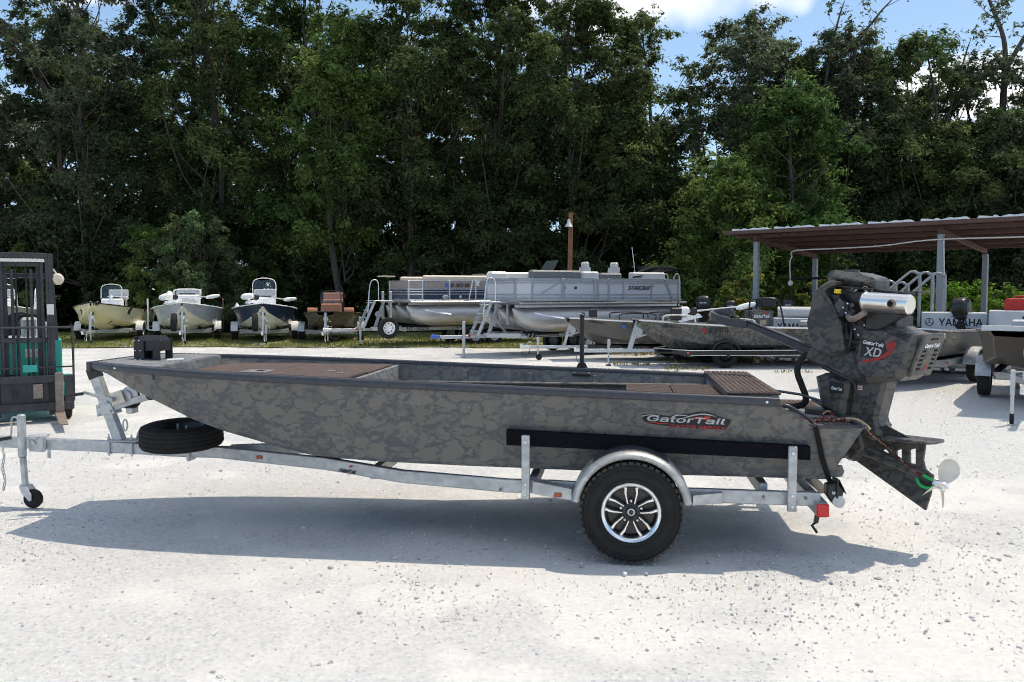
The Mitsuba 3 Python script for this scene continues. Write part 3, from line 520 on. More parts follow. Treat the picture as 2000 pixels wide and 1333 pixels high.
# black stake on the far gunwale
put('stake', cat(cyl((-.425, 1.965, 1.13), (-.425, 1.965, 1.655), .021, 12), ell((-.425, 1.965, 1.66), (.026, .026, .02), 1), prism([(-.075, 0), (.075, 0), (.03, .10), (-.03, .10)], -.008, .008, (-.425, 1.955, 1.135), (1, 0, 0), (0, 0, 1), (0, 1, 0)), box(-.505, -.345, 1.90, 1.96, 1.120, 1.138, .003)), 'm_black', 40, t)
put('stake__bolt', cat(*[ell((-.425 + d, 1.925, 1.143), (.011, .011, .008), 1) for d in (-.065, .065)]), 'm_machined', True, t)
# decal on the near side: outline plate, swooshes, lettering
ang = math.atan2(.182, .60); sn = np.array([0, -math.cos(ang), -math.sin(ang)]); sup = np.array([0, -math.sin(ang), math.cos(ang)]); sr = np.array([1, 0, -.032]); sr /= np.linalg.norm(sr)
def side(u, z): return np.array([u, CV - (HB(u) + (HT(u) - HB(u)) * (z - ZB(u)) / (ZT(u) - ZB(u))), z])
dO = side(.075, .955) + sn * .002; k = .6 / 1550.
dxy = lambda P: [((x - 200) * k, -(y - 470) * k * .80) for x, y in P]
def decal(key, P, m, d0, d1, parent=t): put('decal__' + key, prism(dxy(P), d0, d1, dO, sr, sup, sn), m, False, parent)
decal('backing', [(185, 300), (330, 265), (520, 285), (700, 320), (820, 235), (1010, 240), (1200, 170), (1400, 170), (1600, 260), (1700, 300), (1800, 330), (1800, 400), (1740, 520), (1700, 590), (700, 565), (400, 530), (240, 470), (200, 370)], 'm_black_print', 0, .001)
decal('swoosh', [(215, 365), (200, 335), (230, 310), (360, 288), (500, 300), (520, 312), (360, 305), (240, 325)], 'm_silver_print', .001, .002)
decal('swoosh', [(735, 322), (820, 255), (1000, 262), (1030, 280), (860, 280), (780, 318)], 'm_silver_print', .001, .002)
decal('swoosh', [(955, 325), (1130, 240), (1300, 198), (1420, 212), (1560, 268), (1400, 238), (1280, 228), (1130, 270), (1000, 325)], 'm_silver_print', .001, .002)
decal('swoosh', [(1530, 290), (1600, 320), (1600, 345), (1570, 310)], 'm_silver_print', .001, .002); decal('swoosh', [(1660, 310), (1700, 335), (1700, 362), (1680, 340)], 'm_silver_print', .001, .002)
decal('eye', [(1100, 325), (1270, 280), (1290, 325), (1320, 325), (1325, 275), (1440, 265), (1400, 345), (1110, 338)], 'm_red', .001, .002); decal('stripe', [(280, 478), (680, 495), (690, 515), (400, 500)], 'm_red', .001, .002)
put('decal__lettering', letters('GatorTail', .043, dO + sr * .022 + sup * .006 + sn * .001, sr, sup, sn, True, .32, .0015, .548), 'm_silver_print', False, t)
put('decal__lettering', letters('GATOR SERIES', .021, dO + sr * .195 - sup * .034 + sn * .001, sr, sup, sn, False, 0.0, .0015, .385), 'm_red', False, t)

# ---------------------------------------------------------------- its outboard, turned on its pivot
t = thing('mud_motor', 'camouflage surface drive outboard with chrome muffler tilted up on the stern of the foreground boat', 'outboard motor'); motor = t
an = math.radians(45); mA = math.cos(an) * BU - math.sin(an) * BV; mS = -math.sin(an) * BU - math.cos(an) * BV
MM = frame_m(BO + 1.6 * BU + 1.1 * BV, mA, mS); setm(MM); Yn = dict(N=(0, 1, 0))
put('mid_section', cat(rprism([(-.115, 1.21), (-.06, .97), (.13, .90), (.19, 1.22), (-.02, 1.25)], -.13, .13, .04), ), 'm_camo_motor', 25, t)
put('mid_section__plate', rprism([(.03, 1.10), (.15, 1.10), (.15, 1.18), (.03, 1.19)], .130, .136, .004), 'm_black', 25, t)
put('mid_section__lettering', letters('GatorTail', .022, (.045, .1365, 1.13), (1, 0, -.1), (0, 0, 1), (0, 1, 0), True, .2, .001, .09), 'm_white_print', False, t)
put('pillar', cat(rprism([(.20, 1.26), (.47, 1.24), (.40, .94), (.44, .80), (.36, .76), (.22, .82), (.17, .93)], -.10, .10, .03)), 'm_camo_motor', 25, t)
put('transom_mount', cat(rprism([(-.10, .95), (.18, .93), (.26, .84), (.30, .70), (.22, .585), (.13, .60), (.06, .72), (-.12, .85)], -.12, .10, .02), box(-.17, .0, -.16, .16, .92, .96), cyl((.15, -.16, .65), (.15, .16, .65), .045, 14)), 'm_camo_motor', 25, t)
f0 = (.222, .106, 1.135); fl = 'flag_decal'
put(fl, box(f0[0], f0[0] + .062, f0[1] - .004, f0[1], f0[2], f0[2] + .042, 0), 'm_white_print', False, t)
put(fl + '__stripe', cat(*[box(f0[0], f0[0] + .062, f0[1] - .001, f0[1] + .001, f0[2] + .042 * i / 7, f0[2] + .042 * (i + 1) / 7, 0) for i in (0, 2, 4, 6)]), 'm_red_print', False, t); put(fl + '__canton', box(f0[0], f0[0] + .026, f0[1], f0[1] + .002, f0[2] + .018, f0[2] + .0425, 0), 'm_blue_print', False, t)
# cowls
put('belt_cowl', rprism([(.30, 1.635), (.49, 1.650), (.645, 1.585), (.715, 1.575), (.72, 1.485), (.655, 1.285), (.60, 1.235), (.50, 1.222), (.34, 1.205), (.26, 1.29), (.24, 1.40), (.27, 1.52)], -.17, .20, .05), 'm_camo_motor', 20, t)
put('belt_cowl__shoulder', rprism([(.28, 1.60), (.47, 1.668), (.62, 1.60), (.62, 1.56), (.30, 1.56)], -.10, .13, .025), 'm_camo_motor', 25, t)
put('belt_cowl__decal', cat(prism([(.47, 1.385), (.555, 1.43), (.595, 1.505), (.575, 1.525), (.535, 1.45), (.46, 1.405), (.33, 1.37), (.35, 1.355)], .1995, .2015), prism([(.515, 1.49), (.545, 1.525), (.565, 1.53), (.555, 1.485), (.53, 1.46)], .1995, .2018)), 'm_red_print', False, t)
xo = (.335, .2005, 1.408)
put('belt_cowl__badge', prism([(.32, 1.400), (.50, 1.383), (.525, 1.455), (.50, 1.535), (.41, 1.515), (.325, 1.545)], .1995, .2012), 'm_black_print', False, t)
put('belt_cowl__lettering', letters('XD', .062, (.345, .2014, 1.412), (1, 0, -.06), (0, 0, 1), (0, 1, 0), True, .28, .001, .125), 'm_silver_print', False, t)
put('belt_cowl__lettering', letters('GatorTail', .024, (.335, .2014, 1.500), (1, 0, -.14), (0, 0, 1), (0, 1, 0), True, .25, .001, .16), 'm_white_print', False, t)
# rear vent panel
rn = np.array([.945, 0, -.326]); rup = np.array([.326, 0, .945]); ry = np.array([0, -1.0, 0]); rO = np.array([.655, .165, 1.275]) + rn * .012
put('vent_panel', rprism([(0, 0), (.31, 0), (.31, .30), (.28, .33), (.03, .33), (0, .30)], -.012, .012, .008, o=rO, X=ry, Y=rup, N=rn), 'm_camo_motor', 25, t)
for i in range(5):
    for x in (.045, .215): put('vent_panel__slot', prism([(0, 0), (.055, .0), (.055, .018), (0, .018)], .0115, .0135, rO + ry * x + rup * (.055 + .034 * i), ry, rup, rn), 'm_black_flat', False, t)
put('vent_panel__slot', prism([(.10, .285), (.22, .285), (.21, .297), (.11, .297)], .0115, .0135, rO, ry, rup, rn), 'm_black_flat', False, t)
put('vent_panel__lettering', letters('GatorTail', .026, rO + ry * .05 + rup * .228 + rn * .012, ry, rup, rn, True, .2, .0015, .21), 'm_white_print', False, t)
put('vent_panel__eye', prism([(.11, .05), (.19, .05), (.19, .115), (.165, .10), (.155, .06)], .0115, .0130, rO, ry, rup, rn), 'm_red_print', False, t)
# front shroud, engine block
put('front_cowl', rprism([(.05, 1.965), (.12, 1.955), (.10, 1.925), (.05, 1.915), (.015, 1.895), (.03, 1.86), (.085, 1.79), (.135, 1.705), (.165, 1.60), (.19, 1.44), (.12, 1.395), (.03, 1.38), (-.08, 1.44), (-.11, 1.52), (-.135, 1.64), (-.105, 1.75), (-.09, 1.86), (-.03, 1.92)], -.20, .22, .02), 'm_camo_motor', 22, t)
put('front_cowl__ridge', tube(smooth_path([(.025, .222, 1.865), (.085, .222, 1.785), (.135, .222, 1.69), (.14, .222, 1.64)], 5), .012, 6), 'm_camo_motor', 40, t)
put('lower_cowl', rprism([(-.13, 1.46), (.02, 1.43), (.20, 1.44), (.30, 1.40), (.30, 1.24), (.22, 1.20), (.05, 1.27), (-.06, 1.31), (-.19, 1.36)], -.15, .15, .02), 'm_camo_motor', 25, t)
put('lower_cowl__seam', tube(smooth_path([(-.02, .155, 1.30), (.10, .155, 1.255), (.24, .155, 1.20), (.26, .155, 1.14)], 4), .014, 6), 'm_black', 40, t)
put('air_filter', rprism([(-.045, 1.985), (-.035, 2.02), (0, 2.045), (.22, 2.02), (.34, 1.985), (.36, 1.96), (.36, 1.90), (.28, 1.905), (.04, 1.94)], -.16, .13, .045), 'm_camo_motor', 30, t)
put('air_filter__cap', cyl((.10, -.01, 2.03), (.10, -.01, 2.047), .07, 20), 'm_camo_motor', 30, t)
put('engine_tray', cat(beam((.04, 0, 1.925), (.37, 0, 1.895), .30, .014), box(.30, .70, -.10, .12, 1.868, 1.882, .003), beam((.36, .1, 1.895), (.74, .25, 1.862), .03, .018)), 'm_black', 35, t)
eng = [box(.04, .40, -.15, .12, 1.48, 1.88), box(.05, .13, .10, .19, 1.72, 1.86), rprism([(.05, 1.80), (.13, 1.84), (.20, 1.78), (.20, 1.70), (.12, 1.68)], .12, .20, .012), cyl((.16, .12, 1.70), (.16, .21, 1.72), .03, 12), cyl((.24, .10, 1.73), (.24, .19, 1.73), .022, 10)]
eng += [box(.06 + .02 * i, .068 + .02 * i, .10, .195, 1.69, 1.80, .002) for i in range(9)] + [box(.22, .36, .08, .15, 1.52, 1.68), cyl((.30, .14, 1.58), (.30, .19, 1.58), .05, 14), cyl((.20, .12, 1.55), (.20, .18, 1.55), .03, 12), box(.36, .56, -.1, .14, 1.60, 1.70)]
put('engine_block', cat(*eng), 'm_black', 35, t)
put('engine_block__bolt', cat(*[ell(p, (.009, .009, .009), 1) for p in ((.18, .215, 1.76), (.21, .205, 1.79), (.20, .21, 1.72), (.27, .2, 1.60), (.34, .19, 1.63), (.24, .2, 1.66), (.13, .2, 1.70), (.30, .2, 1.56))]), 'm_machined', True, t)
put('engine_block__carburettor', cat(rprism([(.08, 1.76), (.14, 1.83), (.19, 1.79), (.14, 1.71)], .14, .215, .01), cyl((.20, .16, 1.76), (.245, .2, 1.78), .016, 8), cyl((.21, .18, 1.73), (.25, .2, 1.70), .014, 8)), 'm_rail', 35, t)
put('oil_cap', cat(cyl((.115, .19, 1.868), (.118, .19, 1.898), .026, 12)), 'm_yellow_cap', 30, t); put('lifting_eye', loop_tube([(.30 + .02 * math.cos(a), .12, 1.905 + .014 * math.sin(a)) for a in np.arange(0, 6.2, .5)], .004, 5), 'm_tan_strap', 40, t)
put('exhaust_pipe', tube(smooth_path([(.20, .18, 1.70), (.26, .24, 1.675), (.33, .28, 1.69), (.40, .29, 1.73)], 5), .022, 10), 'm_fork', 50, t)
# muffler with welded rims and a short outlet
ma = np.array([.985, 0, -.055]) * 1.0; ma /= np.linalg.norm(ma); mc = np.array([.405, .30, 1.808])
put('muffler', cat(lathe([(.0, -.006), (.068, -.004), (.0695, .0), (.0715, .004), (.0725, .012), (.0700, .016), (.0695, .02), (.0695, .315), (.0715, .32), (.0705, .333), (.060, .343), (0, .343)], mc, ma, 40)), 'm_chrome', 40, t)
put('muffler__outlet', cat(tube([mc + ma * .235 + [0, .055, 0], mc + ma * .240 + [0, .095, 0.002]], .021, 14, False), lathe([(.034, 0), (.030, .008), (.021, .012)], mc + ma * .235 + [0, .066, 0], (0, 1, 0), 18)), 'm_fork', 40, t); put('muffler__outlet_bore', cyl(mc + ma * .240 + [0, .090, .002], mc + ma * .240 + [0, .0925, .002], .019, 14), 'm_black_flat', False, t)
put('muffler_bracket', cat(rprism([(.36, 1.75), (.70, 1.72), (.62, 1.69), (.46, 1.60), (.36, 1.60)], .16, .22, .01), box(.40, .68, .12, .25, 1.725, 1.735, .002)), 'm_black', 30, t)
# drive leg: skeg, cavitation plate and struts with openings between them
put('drive_leg', cat(prism([(.15, .60), (.74, .30), (.775, .43), (.785, .56), (.73, .60), (.713, .66), (.725, .775), (.40, .775), (.25, .80), (.20, .70)], -.012, .012, holes=[[(.512, .700), (.553, .722), (.556, .645), (.513, .662)], [(.612, .722), (.658, .740), (.662, .620), (.617, .625)], [(.405, .690), (.43, .702), (.456, .680), (.44, .665), (.41, .672)]]),
        tube([(.16, 0, .70), (.45, 0, .625), (.775, 0, .535)], [.055, .045, .036], 14)), 'm_camo_motor', 25, t)
put('cavitation_plate', cat(rprism([(.40, -.09), (.47, -.14), (.80, -.12), (.83, -.06), (.83, .06), (.80, .12), (.47, .14), (.40, .09)], -.009, .009, .006, o=(0, 0, .782), X=(1, 0, .03), Y=(0, 1, 0), N=(0, 0, 1))), 'm_camo_motor', 30, t)
put('fin', cat(prism([(.34, .97), (.40, .90), (.48, .86), (.60, .815), (.72, .797), (.42, .79), (.36, .83)], -.008, .008), prism([(.34, .97), (.43, .88), (.38, .76), (.24, .80), (.24, .95)], -.075, .075)), 'm_camo_motor', 25, t)
# propeller
pc = np.array([.845, 0, .50]); pd = np.array([.95, 0, -.25]); pd /= np.linalg.norm(pd); px = np.cross([0, 1, 0], pd)
put('propeller__hub', cat(lathe([(0, -.05), (.036, -.05), (.038, 0), (.030, .03), (.0, .035)], pc, pd, 18), lathe([(.012, .03), (.012, .05), (0, .05)], pc, pd, 6)), 'm_machined', 40, t)
def blade(a0):
    R = []
    for s, wl, tw in ((.02, .025, 1.0), (.06, .055, .85), (.10, .078, .72), (.14, .085, .62), (.175, .070, .55), (.195, .040, .5), (.203, .01, .5)):
        rad = math.cos(a0) * px + math.sin(a0) * np.array([0, 1, 0]); tan = np.cross(pd, rad); c = pc + rad * s; w = math.cos(tw) * tan + math.sin(tw) * pd; n = np.cross(w, rad)
        R.append([c - w * wl, c - w * wl * .4 + n * .003, c + w * wl * .4 + n * .003, c + w * wl, c + w * wl * .4 - n * .003, c - w * wl * .4 - n * .003])
    return loft(R)
for a0 in (3.59, 5.68, 7.78): put('propeller__blade', blade(a0), 'm_prop', 40, t)
# tiller
put('tiller', cat(loft([[(x, y + a * w, z + b * h) for a, b in ((-1, -.7), (-.7, -1), (.7, -1), (1, -.7), (1, .7), (.7, 1), (-.7, 1), (-1, .7))] for x, y, z, w, h in ((-.10, 0, 1.385, .05, .045), (-.24, 0, 1.41, .045, .042), (-.50, 0, 1.50, .04, .036), (-.86, 0, 1.605, .038, .03))]),
    loft([[(x + a * .0, y + a * .018, z + b * .036) for a, b in ((-1, -1), (1, -1), (1, 1), (-1, 1))] for x, y, z in ((-.84, .035, 1.605), (-.98, .065, 1.615), (-1.12, .065, 1.645), (-1.19, .04, 1.665), (-1.225, -.02, 1.68), (-1.20, -.09, 1.69), (-1.12, -.15, 1.70))]), box(-.90, -.82, -.05, .06, 1.57, 1.64, .01)), 'm_rail', 25, t)
put('tiller__grip', tube([(-1.10, -.14, 1.695), (-1.03, -.06, 1.655), (-.93, -.02, 1.625)], .017, 10), 'm_rubber', 40, t); put('tiller__cable', cat(tube([(-.86, .03, 1.64), (-.5, .045, 1.535), (-.2, .045, 1.44)], .007, 6), tube([(-.32, .02, 1.478), (-.12, .04, 1.44)], .008, 6)), 'm_black', 40, t)
put('hose', tube(smooth_path([(-.185, .10, 1.40), (-.235, .13, 1.33), (-.245, .15, 1.24), (-.20, .15, 1.13), (-.165, .15, 1.05), (-.19, .14, .99), (-.30, .12, .955), (-.38, .06, .95)], 6), .026, 10), 'm_rubber', 50, t)
put('wiring', cat(tube(smooth_path([(.17, .14, 1.70), (.20, .19, 1.58), (.27, .2, 1.50), (.33, .19, 1.53), (.36, .16, 1.62)], 5), .008, 6), tube(smooth_path([(.22, .16, 1.68), (.25, .21, 1.58), (.23, .2, 1.48), (.20, .18, 1.42)], 5), .009, 6), tube(smooth_path([(.30, .17, 1.66), (.40, .2, 1.60), (.45, .17, 1.66)], 5), .007, 6)), 'm_black', 50, t)
setm(BM)
put('tie_bar', cat(tube([(1.05, 1.5, 1.075), (1.33, 1.1, 1.07), (1.48, .98, 1.03)], .011, 6)), 'm_navy', 40, t)

# rope and strap
t = thing('mooring_rope', 'red and tan rope knotted on the stern deck and running to the propeller', 'rope')
mw = lambda x, y, z: tuple(((1.6 + x * math.cos(an) - y * math.sin(an)), (1.1 - x * math.sin(an) - y * math.cos(an)), z))
put('rope', cat(tube(smooth_path([(1.22, .44, .975), (1.24, .45, .955), (1.33, .52, .945), (1.40, .56, .945), (1.46, .55, .943), (1.50, .58, .945), (1.56, .56, .945), (1.62, .56, .944), (1.70, .60, .90), (1.76, .70, .83), mw(.45, .02, .72), mw(.62, .03, .60), mw(.75, .05, .555)], 6), .0075, 6),
    tube(smooth_path([(1.40, .56, .945), (1.39, .57, .985), (1.42, .57, 1.01), (1.45, .56, .99), (1.43, .55, .955), (1.38, .54, .95), (1.44, .60, .955)], 6), .008, 6), ell((1.395, .56, .952), (.024, .022, .018), 2), ell((1.53, .57, .953), (.02, .02, .015), 2)), 'm_rope', 50, t)
put('strap_end', tube(smooth_path([(1.50, .60, .947), (1.56, .62, .95), (1.64, .62, .946), (1.70, .62, .91), (1.74, .64, .875)], 5), .010, 5), 'm_tan_strap', 50, t)
put('green_end', cat(tube(smooth_path([mw(.74, .05, .56), mw(.78, .05, .545), mw(.80, .05, .54)], 4), .013, 8), tube(smooth_path([mw(.69, .05, .53), mw(.72, .06, .49), mw(.77, .05, .475), mw(.80, .03, .48)], 4), .011, 8)), 'm_green_cord', 50, t)
t = thing('tie_down_strap', 'black tie down strap with a ratchet at the near stern corner of the foreground boat', 'strap')
put('webbing', cat(*[beam(a, b, .036, .004, (0, -1, -.3)) for a, b in (((1.275, .275, .935), (1.34, .345, .70)), ((1.34, .345, .70), (1.40, .39, .54)), ((1.40, .385, .545), (1.43, .37, .48)))] + [beam((1.275, .278, .936), (1.19, .36, .975), .045, .004, (0, 0, 1))]), 'm_black_flat', 35, t)
put('ratchet', cat(rprism([(1.37, .52), (1.45, .535), (1.49, .49), (1.475, .42), (1.40, .40), (1.365, .45)], .32, .42, .012), box(1.43, 1.445, .30, .44, .43, .56, .003), beam((1.45, .36, .56), (1.50, .36, .46), .10, .006, (1, 0, .5))), 'm_black', 30, t)
put('spool', cyl((1.45, .31, .405), (1.45, .43, .405), .043, 18), 'm_galv', 40, t); put('ratchet__mark', cat(*[box(1.405 + .012 * i, 1.412 + .012 * i, .317, .319, .455, .475, 0) for i in range(3)]), 'm_white_print', False, t)
# ---------------------------------------------------------------- wheels
def sub(parent, name):
    return num(parent + '__' + name)
def tyre_mesh(c, ax, R, w, rim, n=48, lugs=0):
    h = w / 2
    p = [(rim, -h * .80), (rim + .012, -h * .92), (rim + (R - rim) * .45, -h * 1.0), (R - .03, -h * .93), (R - .010, -h * .84), (R - .006, -h * .5), (R - .006, h * .5), (R - .010, h * .84), (R - .03, h * .93), (rim + (R - rim) * .45, h), (rim + .012, h * .92), (rim, h * .80)]
    return lathe(p, c, ax, n)
def lug_mesh(c, ax, R, w, n):
    ax = np.asarray(ax, float); u = np.cross(ax, [0, 0, 1.0]); u /= np.linalg.norm(u); q = np.cross(ax, u); out = []; B = box(-.5, .5, -.5, .5, -.5, .5, 0)
    for k in range(n):
        for j, (o, tw) in enumerate(((-.40, .25), (-.13, -.3), (.14, .3), (.41, -.25))):
            a = 2 * math.pi * (k + .5 * (j % 2)) / n; rad = math.cos(a) * u + math.sin(a) * q; tan = -math.sin(a) * u + math.cos(a) * q
            X = tan * math.cos(tw) + ax * math.sin(tw); Yv = ax * math.cos(tw) - tan * math.sin(tw)
            v = B.vertices * [2 * math.pi * R / n * .62, w * .22, .016]; out.append(tm(np.asarray(c) + rad * (R - .009) + ax * o * w + v[:, :1] * X + v[:, 1:2] * Yv + v[:, 2:] * rad, B.faces))
    return cat(*out)
def steel_wheel(parent, c, ax, R=.34, w=.2, rim=.19, n=28, rimmat='m_galv_far', holes=8, lugs=0, name='wheel'):
    """ax points outward"""
    k = sub(parent, name); ax = np.asarray(ax, float); ax /= np.linalg.norm(ax); c = np.asarray(c, float)
    put(k[len(parent) + 2:] + '__tyre', tyre_mesh(c, ax, R, w, rim, n), 'm_rubber', 40, parent)
    h = w / 2
    put(k[len(parent) + 2:] + '__rim', lathe([(0, h * .35), (rim * .28, h * .38), (rim * .34, h * .15), (rim * .62, h * .30), (rim * .78, h * .05), (rim * .86, h * .55), (rim * 1.02, h * .80), (rim * 1.03, h * .55), (rim * .9, h * .2), (rim * .9, -h * .8)], c, ax, n), rimmat, 40, parent)
    u = np.cross(ax, [0, 0, 1.0]); u /= np.linalg.norm(u); q = np.cross(ax, u)
    if holes: put(k[len(parent) + 2:] + '__vent', cat(*[cyl(c + ax * h * .20 + (u * math.cos(a) + q * math.sin(a)) * rim * .66, c + ax * h * .285 + (u * math.cos(a) + q * math.sin(a)) * rim * .66, rim * .11, 8) for a in np.arange(holes) * 2 * math.pi / holes]), 'm_black_flat', False, parent)
    return k
# ---------------------------------------------------------------- the trailer under the foreground boat
setm(BM); t = thing('boat_trailer', 'galvanized single axle trailer carrying the foreground camouflage boat', 'trailer')
def railpath(P, w=.055, h=.095):
    R = []
    P = np.array(P, float)
    for i, p in enumerate(P):
        d = P[min(i + 1, len(P) - 1)] - P[max(i - 1, 0)]; s = np.cross([0, 0, 1.0], d); s /= np.linalg.norm(s); c = .12
        R.append([p + s * a * w / 2 + np.array([0, 0, b * h / 2]) for a, b in ((-1, -1 + c), (-1 + c, -1), (1 - c, -1), (1, -1 + c), (1, 1 - c), (1 - c, 1), (-1 + c, 1), (-1, 1 - c))])
    return loft(R)
put('tongue', railpath([(-5.75, 1.08, .56), (-5.1, 1.08, .545), (-4.5, 1.08, .533), (-3.83, 1.08, .508), (-3.2, 1.08, .505)], .075, .095), 'm_galv', 25, t)
for s in (-1, 1):
    f = lambda v: CV + s * (CV - v)
    put('frame_rail', railpath([(-3.42, f(1.04), .508), (-2.4, f(.70), .508), (-1.73, f(.50), .465), (-.9, f(.325), .455), (-.55, f(.32), .455), (-.1, f(.32), .440), (.41, f(.32), .425), (1.32, f(.32), .42)]), 'm_galv', 25, t)
    put('frame_rail__step', cat(convex([(-.70, f(a), z) for a in (.20, .30) for z in (.425, .515)] + [(-.42, f(a), z) for a in (.17, .30) for z in (.395, .475)]), *[box(-.68 + .045 * i, -.665 + .045 * i, f(.19), f(.31), .508 - .006 * i, .513 - .006 * i, 0) for i in range(6)]), 'm_galv', 25, t)
    put('frame_rail__step', convex([(.43, f(a), z) for a in (.16, .30) for z in (.385, .455)] + [(.64, f(a), z) for a in (.24, .30) for z in (.385, .462)]), 'm_galv', 25, t)
    for u0, z0, z1 in ((-.755, .375, .845), (1.115, .345, .805)):
        put('guide_post', box(u0 - .03, u0 + .03, f(.225), f(.255), z0, z1, .004), 'm_galv', 35, t)
        put('guide_post__bolt', cat(*[lathe([(.013, 0), (.013, .008), (.009, .012), (0, .012)], (u0, f(.225), z), (0, -s if s > 0 else 1, 0) if False else (0, f(.225) - f(.255) > 0 and 1 or -1, 0), 8) for z in (z0 + .035, z0 + .11, z1 - .05)]), 'm_alu', 35, t)
    put('side_bunk', convex([(-.90, f(v), z) for v in (.262, .33) for z in (.765, .875)] + [(1.24, f(v), z) for v in (.262, .33) for z in (.705, .80)]), 'm_carpet', 35, t)
    put('bunk', cat(beam((-2.35, f(.78), .565), (1.38, f(.78), .525), .10, .045), box(-2.5, -2.3, f(.72), f(.84), .545, .59)), 'm_carpet', 35, t)
    # fender: rolled sheet with a tubular outer edge
    A = np.linspace(math.radians(172), math.radians(8), 28); rr = []
    for a in A:
        e = [(.012 if False else 0, 0)]
        co, si = math.cos(a), math.sin(a); R0 = .405
        rr.append([(R * co, f(v), .372 + R * si * .985) for R, v in ((R0 - .044, .016), (R0 - .030, -.004), (R0 - .008, -.010), (R0 + .008, .004), (R0 + .012, .03), (R0 + .012, .27), (R0 + .006, .27), (R0 + .004, .035), (R0 - .03, .026))])
    put('fender', loft(rr), 'm_galv', 45, t)
    put('fender__inner_liner', loft([[(R * math.cos(a), f(v), .37 + R * math.sin(a)) for R, v in ((.40, .05), (.40, .268), (.395, .268), (.395, .05))] for a in A[2:-2]]), 'm_black_flat', 45, t)
    put('fender__step_tape', loft([[(R * math.cos(a), f(v), .372 + R * math.sin(a) * .985) for R, v in ((.4195, .06), (.4195, .25), (.4185, .25), (.4185, .06))] for a in np.linspace(math.radians(130), math.radians(52), 14)]), 'm_rail', 45, t)
    # alloy wheel with five split spokes
    k = sub(t, 'wheel'); kk = k[len(t) + 2:]; ax = np.array([0, f(0) - f(.1), 0]); ax /= np.linalg.norm(ax); c = np.array([0, f(.118), .355])
    put(kk + '__tyre', tyre_mesh(c, ax, .352, .235, .205, 64), 'm_rubber', 40, t); put(kk + '__tread', lug_mesh(c, ax, .355, .225, 46), 'm_tread', False, t, kind='stuff')
    put(kk + '__tyre_ridge', cat(*[lathe([(r0 - .003, .1175), (r0, .1195), (r0 + .003, .1175)], c, ax, 64) for r0 in (.235, .30)]), 'm_rubber', 40, t)
    put(kk + '__rim', lathe([(.170, .070), (.178, .095), (.190, .108), (.203, .112), (.209, .106), (.209, .09), (.20, .07)], c, ax, 64), 'm_machined', 40, t)
    put(kk + '__barrel', lathe([(0, .018), (.10, .02), (.165, .025), (.178, .075), (.18, .09), (.186, .09), (.186, -.09)], c, ax, 48), 'm_wheel_black', 40, t)
    u = np.cross([0, 0, 1.0], ax); P2 = lambda x, y, d: c + u * x + np.array([0, 0, y]) + ax * d
    for i in range(5):
        a = math.radians(72 * i); rot = lambda p: (p[0] * math.cos(a) - p[1] * math.sin(a), p[0] * math.sin(a) + p[1] * math.cos(a))
        for sd in (-1, 1):
            o = [(.020, .058), (.030, .105), (.0335, .132), (.029, .176), (.046, .176), (.0455, .130), (.040, .112), (.027, .060)]
            put(kk + '__spoke', prism([rot((sd * x, y)) for x, y in o], .066, .082, c, u, (0, 0, 1), ax), 'm_machined', 30, t)
            put(kk + '__spoke_side', prism([rot((sd * x, y)) for x, y in ((.014, .05), (.024, .105), (.027, .13), (.023, .178), (.052, .178), (.050, .128), (.034, .055))], .03, .0655, c, u, (0, 0, 1), ax), 'm_wheel_black', 30, t)
        x, y = rot((0, .074)); put(kk + '__lug_nut', lathe([(.011, 0), (.011, .014), (.006, .019), (0, .019)], P2(x, y, .05), ax, 8), 'm_chrome', 30, t)
    put(kk + '__hub', lathe([(0, .082), (.026, .082), (.034, .078), (.040, .066), (.062, .058), (.066, .03)], c, ax, 32), 'm_wheel_black', 40, t)
    put(kk + '__hub_badge', lathe([(.018, .083), (.022, .0845), (.025, .083)], c, ax, 24), 'm_alu', 40, t)
    for u0 in (-.375, .375): put('spring_shackle', cat(box(u0 - .02, u0 + .02, f(.24), f(.30), .34, .44), cyl((u0, f(.22), .39), (u0, f(.30), .39), .022, 10), cyl((u0, f(.195), .39), (u0, f(.22), .39), .013, 6)), 'm_fork', 35, t)
    put('leaf_spring', tube(smooth_path([(-.37, f(.29), .385), (-.18, f(.29), .315), (0, f(.29), .295), (.18, f(.29), .315), (.37, f(.29), .385)], 5), .022, 6), 'm_black_flat', 40, t)
for u0 in (-3.30, -3.18): put('frame_bolt', lathe([(.014, 0), (.014, .008), (.008, .013), (0, .013)], (u0, 1.035, .507), (0, -1, 0), 8), 'm_galv_far', 35, t)
for u0 in (-.95, .93, 1.22): put('frame_bolt', lathe([(.012, 0), (.012, .008), (.007, .012), (0, .012)], (u0, .292, .43), (0, -1, 0), 8), 'm_fork', 35, t)
put('axle', beam((0, .24, .355), (0, 1.96, .355), .06, .06), 'm_galv', 35, t)
for u0 in (-2.0, -.72, .95): put('cross_member', beam((u0, .42 if u0 > -1 else .62, .455), (u0, 1.78 if u0 > -1 else 1.58, .455), .06, .09), 'm_galv', 35, t)
put('cross_member', convex([(a, b, c) for a in (1.275, 1.355) for b in (.215, 1.985) for c in (.328, .415)]), 'm_galv', 35, t)
for s, v0, v1 in ((1, .188, .214), (-1, 1.986, 2.012)): put('tail_light', box(1.275, 1.358, v0, v1, .322, .412, .006), 'm_red', 30, t)
put('tail_light__hook', cat(beam((1.29, .24, .33), (1.28, .24, .27), .03, .03), tube([(1.28, .24, .275), (1.255, .24, .25), (1.29, .24, .20)], .011, 6)), 'm_black', 35, t)
put('cross_brace', cat(cyl((1.30, .60, .52), (1.46, .86, .37), .035, 12)), 'm_fork', 35, t)
nr = lambda u: itp(u, [-3.42, -2.4, -1.73, -.9], [1.04, .70, .50, .325]) - .03
